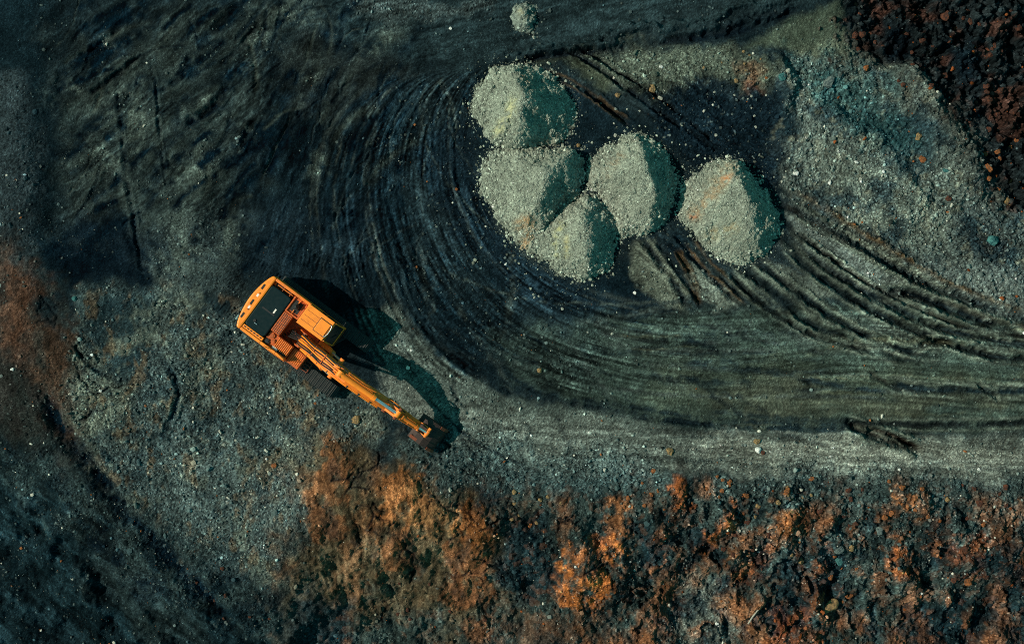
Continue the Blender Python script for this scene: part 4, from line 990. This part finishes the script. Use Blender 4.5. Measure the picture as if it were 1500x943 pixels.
# engine hood
hp = [(-2.51, -1.00), (-2.43, -1.08), (-1.52, -1.08), (-1.42, -.98), (-1.42, .96), (-1.52, 1.06), (-2.43, 1.06), (-2.51, .98)]
o = MB().prism_z(hp, 1.28, 2.30).build("engine_hood", HOODM, EX, .05)
MB().box(-2.28, -1.62, -.05, .02, 2.301, 2.312).build("hood_seam", BLACK, o)
MB().box(-1.76, -1.69, .05, .27, 2.302, 2.311).build("sticker", WHITE, o)
MB().cyl((-2.20, -.70, 2.29), (-2.20, -.70, 2.35), .07, 16).build("filler_cap", BLACK, o)
MB().tube([(-2.16, -.78, 2.30), (-2.16, -.78, 2.36), (-2.0, -.78, 2.36), (-2.0, -.78, 2.30)], .016).build("handle", CHROME, o)
# side walls of the engine bay
o = MB().box(-2.51, .0, 1.27, 1.41, 1.28, 2.34).box(-2.51, -1.36, 1.075, 1.25, 1.28, 2.05).build("side_panel", ORANGE, EX, .03)
MB().box(-2.40, -1.45, 1.10, 1.24, 2.052, 2.07).build("gap_shade_sheet", BLACK, o)  # black sheet on the gap floor, standing in for the recess's shade
for x in (-2.0, -1.62): MB().box(x, x + .03, 1.08, 1.27, 2.10, 2.30).build("brace", ORANGE_W, o)
MB().tube([(-2.3, 1.19, 2.07), (-2.3, 1.19, 2.26), (-1.5, 1.19, 2.26), (-1.5, 1.19, 2.07)], .02).build("handrail", ORANGE, o)
o = MB().box(-2.51, -.12, -1.41, -1.27, 1.28, 2.34).box(-2.51, -1.40, -1.265, -1.09, 1.28, 2.28).build("side_panel", ORANGE_L, EX, .03)
for k in range(6): MB().box(-2.44 + k * .17, -2.33 + k * .17, -1.20, -1.15, 2.278, 2.290).build("vent_slot", BLACK, o)
for x in (-1.45, -.62): MB().box(x, x + .015, -1.412, -1.268, 2.339, 2.345).build("panel_gap", BLACK, o)
# louvred cross panel behind the boom foot
o = MB().box(-1.40, -.93, -.62, .42, 1.28, 2.22).build("louvred_panel", ORANGE_W, EX, .02)
for k in range(5):
    g_ = MB()
    for j in range(11): g_.box(-1.34 + k * .085, -1.30 + k * .085, -.58 + j * .088, -.515 + j * .088, 2.219, 2.226)
    g_.build("vent_row", BLACK, o)
# exhaust bay
o = MB().box(-1.40, -.68, .44, 1.25, 1.28, 2.12).box(-1.40, -1.33, .44, 1.25, 2.12, 2.24).box(-.76, -.68, .44, 1.25, 2.12, 2.26).box(-1.33, -.76, .44, .52, 2.12, 2.24).build("exhaust_bay", ORANGE_W, EX, .015)
MB().box(-1.28, -.86, .60, 1.14, 2.12, 2.14).build("heat_shield", BLACK, o)
MB().cyl((-1.08, .88, 2.13), (-1.08, .88, 2.46), .16, 20).cyl((-1.08, .88, 2.46), (-1.0, .95, 2.56), .10, 16).build("exhaust_pipe", BLACK, o, smooth=True)
MB().box(-1.10, -1.06, .54, 1.22, 2.2, 2.24).build("bracket", ORANGE, o)
# fuel and oil tank, right side
o = MB().box(-1.38, -.12, -1.26, -.64, 1.28, 2.08).build("tank", ORANGE_W, EX, .03)
gs = MB()
for k in range(9): gs.box(-.86 + k * .082, -.822 + k * .082, -1.18, -.68, 2.08, 2.115)
gs.build("grip_strip", ORANGE, o)
for x, y, r_, mt_ in [(-1.17, -.80, .115, ORANGE_W), (-1.00, -.98, .105, ORANGE_W), (-1.22, -1.14, .12, BLACK)]:
    MB().cyl((x, y, 2.08), (x, y, 2.17), r_, 20).cyl((x, y, 2.17), (x, y, 2.19), r_ * .6, 16).build("filler_cap", mt_, o, .01, label=("black filler cap" if mt_ is BLACK else None))
MB().box(-.90, -.62, -1.245, -1.15, 2.115, 2.127).build("sticker", WHITE, o)
MB().box(-.60, -.16, -1.25, -1.14, 2.08, 2.10).build("tread_plate", BLACK, o)
# tool box with steps
o = MB().box(-.10, .58, -1.40, -.66, 1.10, 1.72).build("tool_box", ORANGE_W, EX, .03)
gs = MB()
for k in range(6): gs.box(.02 + k * .085, .055 + k * .085, -1.30, -.74, 1.72, 1.75)
gs.build("grip_strip", ORANGE, o)
s_ = MB().box(.60, .64, -1.36, -.72, 1.0, 1.04).box(.92, .96, -1.36, -.72, 1.0, 1.04)
for k in range(5): s_.box(.60, .96, -1.34 + k * .15, -1.31 + k * .15, 1.0, 1.04)
s_.build("step", RUSTM, o)
MB().tube([(-.05, -1.38, 1.7), (-.05, -1.38, 2.45), (-.9, -1.38, 2.6), (-1.2, -1.38, 2.34)], .018).build("handrail", ORANGE, EX, smooth=True)
# pit with hoses and swivel
p_ = MB()
for k in range(4): p_.tube([(-.85 + .05 * k, -.45 + .11 * k, 1.5), (-.6, -.40 + .1 * k, 1.75 + .05 * k), (-.2, -.30 + .07 * k, 1.80), (.2, -.28 + .06 * k, 2.2)], .028)
p_.build("hydraulic_hose", BLACK, EX, smooth=True)
MB().cyl((-.55, -.1, 1.28), (-.55, -.1, 1.62), .13, 20).cyl((-.55, -.1, 1.62), (-.55, -.1, 1.70), .07, 16).build("swivel_joint", RUSTM, EX, smooth=True)
MB().prism_y([(-.55, 1.28), (.45, 1.28), (.25, 1.75), (.05, 2.0), (-.15, 1.95), (-.3, 1.6)], .10, .17).prism_y([(-.55, 1.28), (.45, 1.28), (.25, 1.75), (.05, 2.0), (-.15, 1.95), (-.3, 1.6)], -.56, -.49).build("boom_bracket", ORANGE_W, EX, .02)

# cab
cab_prof = [(-.60, 1.24), (-.62, 2.80), (-.54, 2.96), (.74, 2.96), (.84, 2.90), (1.20, 2.0), (1.24, 1.24)]
o = MB().prism_y(cab_prof, .40, 1.39).build("cab", ORANGE, EX, .04)
rf = MB().box(-.60, .80, .39, 1.40, 2.955, 3.0).build("roof", ORANGE_L, o, .025)
for y in (.64, .89, 1.14): MB().box(-.52, .18, y - .008, y + .008, 2.999, 3.004).build("roof_groove", RUSTM, rf)
h_ = MB().box(.20, .74, .58, 1.20, 2.995, 3.05).build("roof_hatch", ORANGE_L, o, .05)
MB().box(.17, .77, .55, 1.23, 2.99, 3.012).build("hatch_seal", BLACK, h_, .01)
MB().tube([(.74, .60, 3.03), (.80, .62, 3.06), (.84, .78, 3.07), (.84, 1.0, 3.07), (.80, 1.16, 3.06), (.74, 1.18, 3.03)], .02).build("handle", CHROME, h_, smooth=True)
wv = MB(); n_ = np.array([.9, 0, .36]); n_ = n_ / np.linalg.norm(n_)
def slab(a, b, y0, y1, t):
    a = np.array([a[0], 0, a[1]]); b = np.array([b[0], 0, b[1]]); d = b - a; nn = np.array([-d[2], 0, d[0]]); nn /= np.linalg.norm(nn); nn = nn if nn[0] > 0 else -nn
    P = [a, b, b + nn * t, a + nn * t]
    return [(p[0], y, p[2]) for y in (y0, y1) for p in P], [[0, 1, 2, 3], [7, 6, 5, 4], [0, 4, 5, 1], [1, 5, 6, 2], [2, 6, 7, 3], [3, 7, 4, 0]]
MB().add(*slab((.865, 2.83), (1.19, 2.03), .46, 1.33, .012)).build("windshield", GLASS, o)
MB().box(1.222, 1.236, .46, 1.33, 1.36, 1.95).build("windshield", GLASS, o)
MB().add(*slab((.84, 2.90), (1.205, 2.0), .40, .45, .03)).add(*slab((.84, 2.90), (1.205, 2.0), 1.34, 1.39, .03)).add(*slab((1.19, 2.04), (1.21, 1.98), .40, 1.39, .035)).build("window_frame", ORANGE_L, o)
MB().tube([(1.02, .70, 2.50), (1.13, .95, 2.27)], .014).build("wiper", BLACK, o)
for y0, y1 in ((1.388, 1.396), (.394, .402)):
    MB().prism_y([(-.45, 1.75), (-.45, 2.75), (.25, 2.82), (.25, 1.75)], y0, y1).build("window", GLASS, o)
    MB().prism_y([(.33, 1.75), (.33, 2.82), (.75, 2.82), (1.10, 1.98), (1.10, 1.75)], y0, y1).build("window", GLASS, o)
MB().tube([(.95, 1.38, 2.6), (1.1, 1.52, 2.62), (1.16, 1.56, 2.45)], .014).box(1.12, 1.16, 1.46, 1.66, 2.3, 2.55).build("mirror", BLACK, o)

# boom: box section swept along an arc in the machine's centre plane
BY = -.20
key = [(.0, 1.85, .20), (.45, 2.2, .29), (1.0, 2.62, .36), (1.6, 3.0, .42), (2.15, 3.22, .44), (2.7, 3.28, .42), (3.3, 3.12, .37), (3.9, 2.88, .31), (4.45, 2.60, .24), (4.85, 2.38, .17)]
fz = lambda z: .9 + (z - .9) * .58 if z > .9 else z
kx = np.array(key); dd = np.gradient(kx[:, :2], axis=0); dd /= np.linalg.norm(dd, axis=1)[:, None]; nn = np.c_[-dd[:, 1], dd[:, 0]]
up = kx[:, :2] + nn * kx[:, 2:]; dn = kx[:, :2] - nn * kx[:, 2:]
bo = MB().prism_y([tuple(p) for p in up] + [tuple(p) for p in dn[::-1]], BY - .27, BY + .27).build("boom", ORANGE, EX, .05)
bot = lambda x: float(np.interp(x, up[:, 0], up[:, 1]))
MB().cyl((0, BY - .36, 1.85), (0, BY + .36, 1.85), .13, 24).build("boom_pin", RUSTM, bo)
for y, r_, mt_, x1_ in [(-.20, .026, BLACK, 2.2), (-.12, .026, BLACK, 2.0), (-.02, .03, ORANGE_L, 2.35), (.10, .026, BLACK, 1.9), (.17, .028, ORANGE_L, 2.2), (.235, .022, BLACK, 2.6)]:
    xs_ = np.linspace(-.12, x1_, 12)
    MB().tube([(x, BY + y + .02 * sin(5 * x + 9 * y), bot(x) + .05 + .02 * sin(3 * x)) for x in xs_], r_).build("hose" if mt_ is BLACK else "pipe", mt_, bo, smooth=True)
for y in (-.30, -.345):
    xs_ = np.linspace(.2, 4.5, 22)
    MB().tube([(x, BY + y, bot(x) - .10) for x in xs_], .026).build("pipe", ORANGE_L, bo, smooth=True)
for x in (.6, 1.2, 1.8, 2.9, 3.5, 4.1): MB().box(x, x + .05, BY - .37, BY - .27, bot(x) - .16, bot(x) - .05).build("clamp", BLACK, bo)
for x in (.75, 1.35): MB().box(x, x + .04, BY - .25, BY + .27, bot(x) + .02, bot(x) + .10).build("clamp", ORANGE_W, bo)
for x in (2.0, 2.75, 3.5): MB().box(x, x + .04, BY + .27, BY + .31, bot(x) - .12, bot(x) + .06).build("bracket", BLACK, bo)
# cylinder clevis on the boom's back
MB().prism_y([(2.05, bot(2.05) - .05), (2.60, bot(2.6) - .05), (2.5, bot(2.5) + .22), (2.35, bot(2.35) + .28), (2.2, bot(2.2) + .2)], BY + .06, BY + .11).prism_y([(2.05, bot(2.05) - .05), (2.60, bot(2.6) - .05), (2.5, bot(2.5) + .22), (2.35, bot(2.35) + .28), (2.2, bot(2.2) + .2)], BY - .16, BY - .11).build("clevis", ORANGE, bo, .01)

def cylinder(name, a, b, f, r, y, mat=ORANGE_L, rod_r=.55):
    a = np.array([a[0], y, a[1]]); b = np.array([b[0], y, b[1]]); m_ = a + (b - a) * f; d = (b - a) / np.linalg.norm(b - a)
    o = MB().cyl(a, m_, r, 24).cyl(m_ - d * .14, m_ + d * .02, r * 1.14, 24).cyl(a - [0, r, 0], a + [0, r, 0], r * 1.05, 20).build(name, mat, EX, smooth=True)
    MB().cyl(m_, b, r * rod_r, 20).build("rod", CHROME, o, smooth=True)
    MB().cyl(b - [0, r * 1.1, 0], b + [0, r * 1.1, 0], r * 1.0, 20).build("rod_eye", mat, o, smooth=True)
    MB().tube([a + d * .25 + [0, r, .04], a + d * .25 + [0, r * 1.2, .10], m_ - d * .25 + [0, r * 1.2, .10], m_ - d * .2 + [0, r, .04]], .018).build("pipe", ORANGE, o, smooth=True)
    return o
cylinder("arm_cylinder", (2.36, bot(2.36) + .16), (5.42, fz(3.98)), .60, .135, BY - .03)
cylinder("boom_cylinder", (.72, 1.35), (2.05, 3.15), .58, .11, BY + .40, ORANGE)
cylinder("boom_cylinder", (.72, 1.35), (2.05, 3.15), .58, .11, BY - .40, ORANGE)
# arm
ap = [(4.62, 3.72), (4.95, 3.92), (5.36, 4.10), (5.50, 3.98), (5.48, 3.70), (5.62, 3.30), (6.62, 1.10), (6.60, .90), (6.42, .86), (6.28, 1.02), (5.02, 2.98), (4.70, 3.30), (4.58, 3.52)]
ap = [(x, fz(z)) for x, z in ap]
o = MB().prism_y(ap, BY - .25, BY - .13).prism_y(ap, BY + .07, BY + .19).prism_y([(x, z) for x, z in ap[5:11]], BY - .13, BY + .07).build("arm", ORANGE, EX, .025)
MB().cyl((4.82, BY - .36, fz(3.52)), (4.82, BY + .34, fz(3.52)), .11, 20).cyl((5.42, BY - .32, fz(3.98)), (5.42, BY + .26, fz(3.98)), .08, 18).build("arm_pin", RUSTM, o, smooth=True)
MB().box(5.55, 5.62, BY - .22, BY + .16, fz(3.30), fz(3.38)).box(5.95, 6.02, BY - .22, BY + .16, fz(2.42), fz(2.5)).build("cross_plate", ORANGE_L, o)
MB().tube([(4.7, BY + .26, fz(3.75)), (5.0, BY + .30, fz(3.95)), (5.4, BY + .27, fz(3.75)), (5.75, BY + .23, fz(3.0)), (5.95, BY + .22, fz(2.6))], .03).build("hose", ORANGE, o, smooth=True)
MB().tube([(4.5, BY + .20, fz(3.85)), (4.9, BY + .22, fz(4.12)), (5.3, BY + .22, fz(3.95)), (5.65, BY + .2, fz(3.25))], .025).build("hose", BLACK, o, smooth=True)
cylinder("bucket_cylinder", (5.66, fz(3.62)), (6.98, fz(1.86)), .62, .10, BY - .03, ORANGE)
lk = MB()
for y in (BY - .24, BY + .16): lk.prism_y([(x, fz(z)) for x, z in [(6.46, 1.44), (6.56, 1.36), (7.04, 1.80), (7.02, 1.92), (6.92, 1.92)]], y, y + .05)
for y in (BY - .17, BY + .09): lk.prism_y([(x, fz(z)) for x, z in [(6.94, 1.94), (7.04, 1.90), (6.98, 1.18), (6.86, 1.14), (6.80, 1.22)]], y, y + .05)
lk.cyl((6.98, BY - .26, fz(1.86)), (6.98, BY + .24, fz(1.86)), .075, 18).build("bucket_link", ORANGE, EX, .01)
# bucket
BK = -.26
outer_ = [(6.32, 1.06), (6.62, 1.20), (6.98, 1.24), (7.30, 1.12), (7.55, .86), (7.66, .52), (7.64, .20), (7.58, -.02)]
inn = [(x - .05 * (i > 1) * (1 if i > 3 else .3), z - .05 * (i < 6)) for i, (x, z) in enumerate(outer_)]
o = MB().prism_y(outer_ + inn[::-1], BK - .58, BK + .58).build("bucket", BUCKETM, EX, .008)
side = outer_ + [(7.30, .0), (6.75, .38), (6.30, .80)]
for y in (BK - .62, BK + .58):
    MB().prism_y(side, y, y + .04).build("side_plate", BUCKETM, o, .008)
MB().box(6.55, 6.95, BK - .22, BK - .16, 1.19, 1.42).box(6.55, 6.95, BK + .18, BK + .24, 1.19, 1.42).build("ear", BUCKETM, o, .02)
for k in range(5):
    y = BK - .52 + k * .26
    MB().prism_y([(7.52, .14), (7.68, .14), (7.66, -.06), (7.60, -.16), (7.56, -.06)], y - .05, y + .05).build("tooth", RUSTM, o, .01)
for y in (BK - .64, BK + .50): MB().prism_y([(7.36, 1.12), (7.56, .90), (7.70, .52), (7.66, .30), (7.60, .34), (7.58, .55), (7.48, .84), (7.32, 1.04)], y, y + .14).build("side_cutter", RUSTM, o, .01)
MB().box(6.40, 6.78, BK - .60, BK - .46, 1.17, 1.22).build("wear_plate", RUSTM, o, .008)
for y in (-.3, .0, .3): MB().prism_y([(6.7, 1.215), (6.98, 1.255), (7.31, 1.135), (7.565, .865), (7.60, .83), (7.55, .80), (7.28, 1.08), (6.98, 1.20)], BK + y - .03, BK + y + .03).build("wear_strip", BUCKETM, o)

# ------------------------------------------------------------------ light, sky, camera
AZ, EL = radians(-3), radians(44)          # light travels toward +x and a little +y
dirv = np.array([cos(AZ) * cos(EL), sin(AZ) * cos(EL), -sin(EL)])
from mathutils import Vector
sun = bpy.data.lights.new("sun", 'SUN'); sun.energy = 5.0; sun.angle = radians(.5); sun.color = (1, .825, .66)
so = link(bpy.data.objects.new("sun", sun)); so.rotation_euler = Vector(dirv).to_track_quat('-Z', 'Y').to_euler(); so.location = (-30, -12, 30)
wd_ = bpy.data.worlds.new("World"); scene.world = wd_; wd_.use_nodes = True
N, L = wd_.node_tree.nodes, wd_.node_tree.links
sky = N.new("ShaderNodeTexSky"); sky.sky_type = 'NISHITA'; sky.sun_disc = False; sky.sun_elevation = EL
src = -dirv; sky.sun_rotation = math.atan2(src[0], src[1]); sky.ozone_density = 2.0
mx = N.new("ShaderNodeMix"); mx.data_type = 'RGBA'; mx.blend_type = 'MULTIPLY'; mx.inputs["Factor"].default_value = 1; mx.inputs[7].default_value = (.34, 1.04, .70, 1)
L.new(sky.outputs["Color"], mx.inputs[6]); L.new(mx.outputs[2], N["Background"].inputs["Color"]); N["Background"].inputs["Strength"].default_value = .12
cam = bpy.data.cameras.new("camera"); cam.sensor_fit = 'HORIZONTAL'; cam.sensor_width = 36; cam.lens = 36 * CAMH / (1500 * S); cam.clip_end = 2000; cam.clip_start = 1
co = link(bpy.data.objects.new("camera", cam)); co.location = (0, 0, CAMH); scene.camera = co
vs = scene.view_settings; vs.view_transform = 'Standard'; vs.look = 'None'; vs.exposure = 0; vs.gamma = 1; vs.use_curve_mapping = False
scene.render.engine = 'CYCLES'; scene.cycles.use_denoising = False; scene.cycles.filter_width = 1.0; scene.cycles.max_bounces = 5
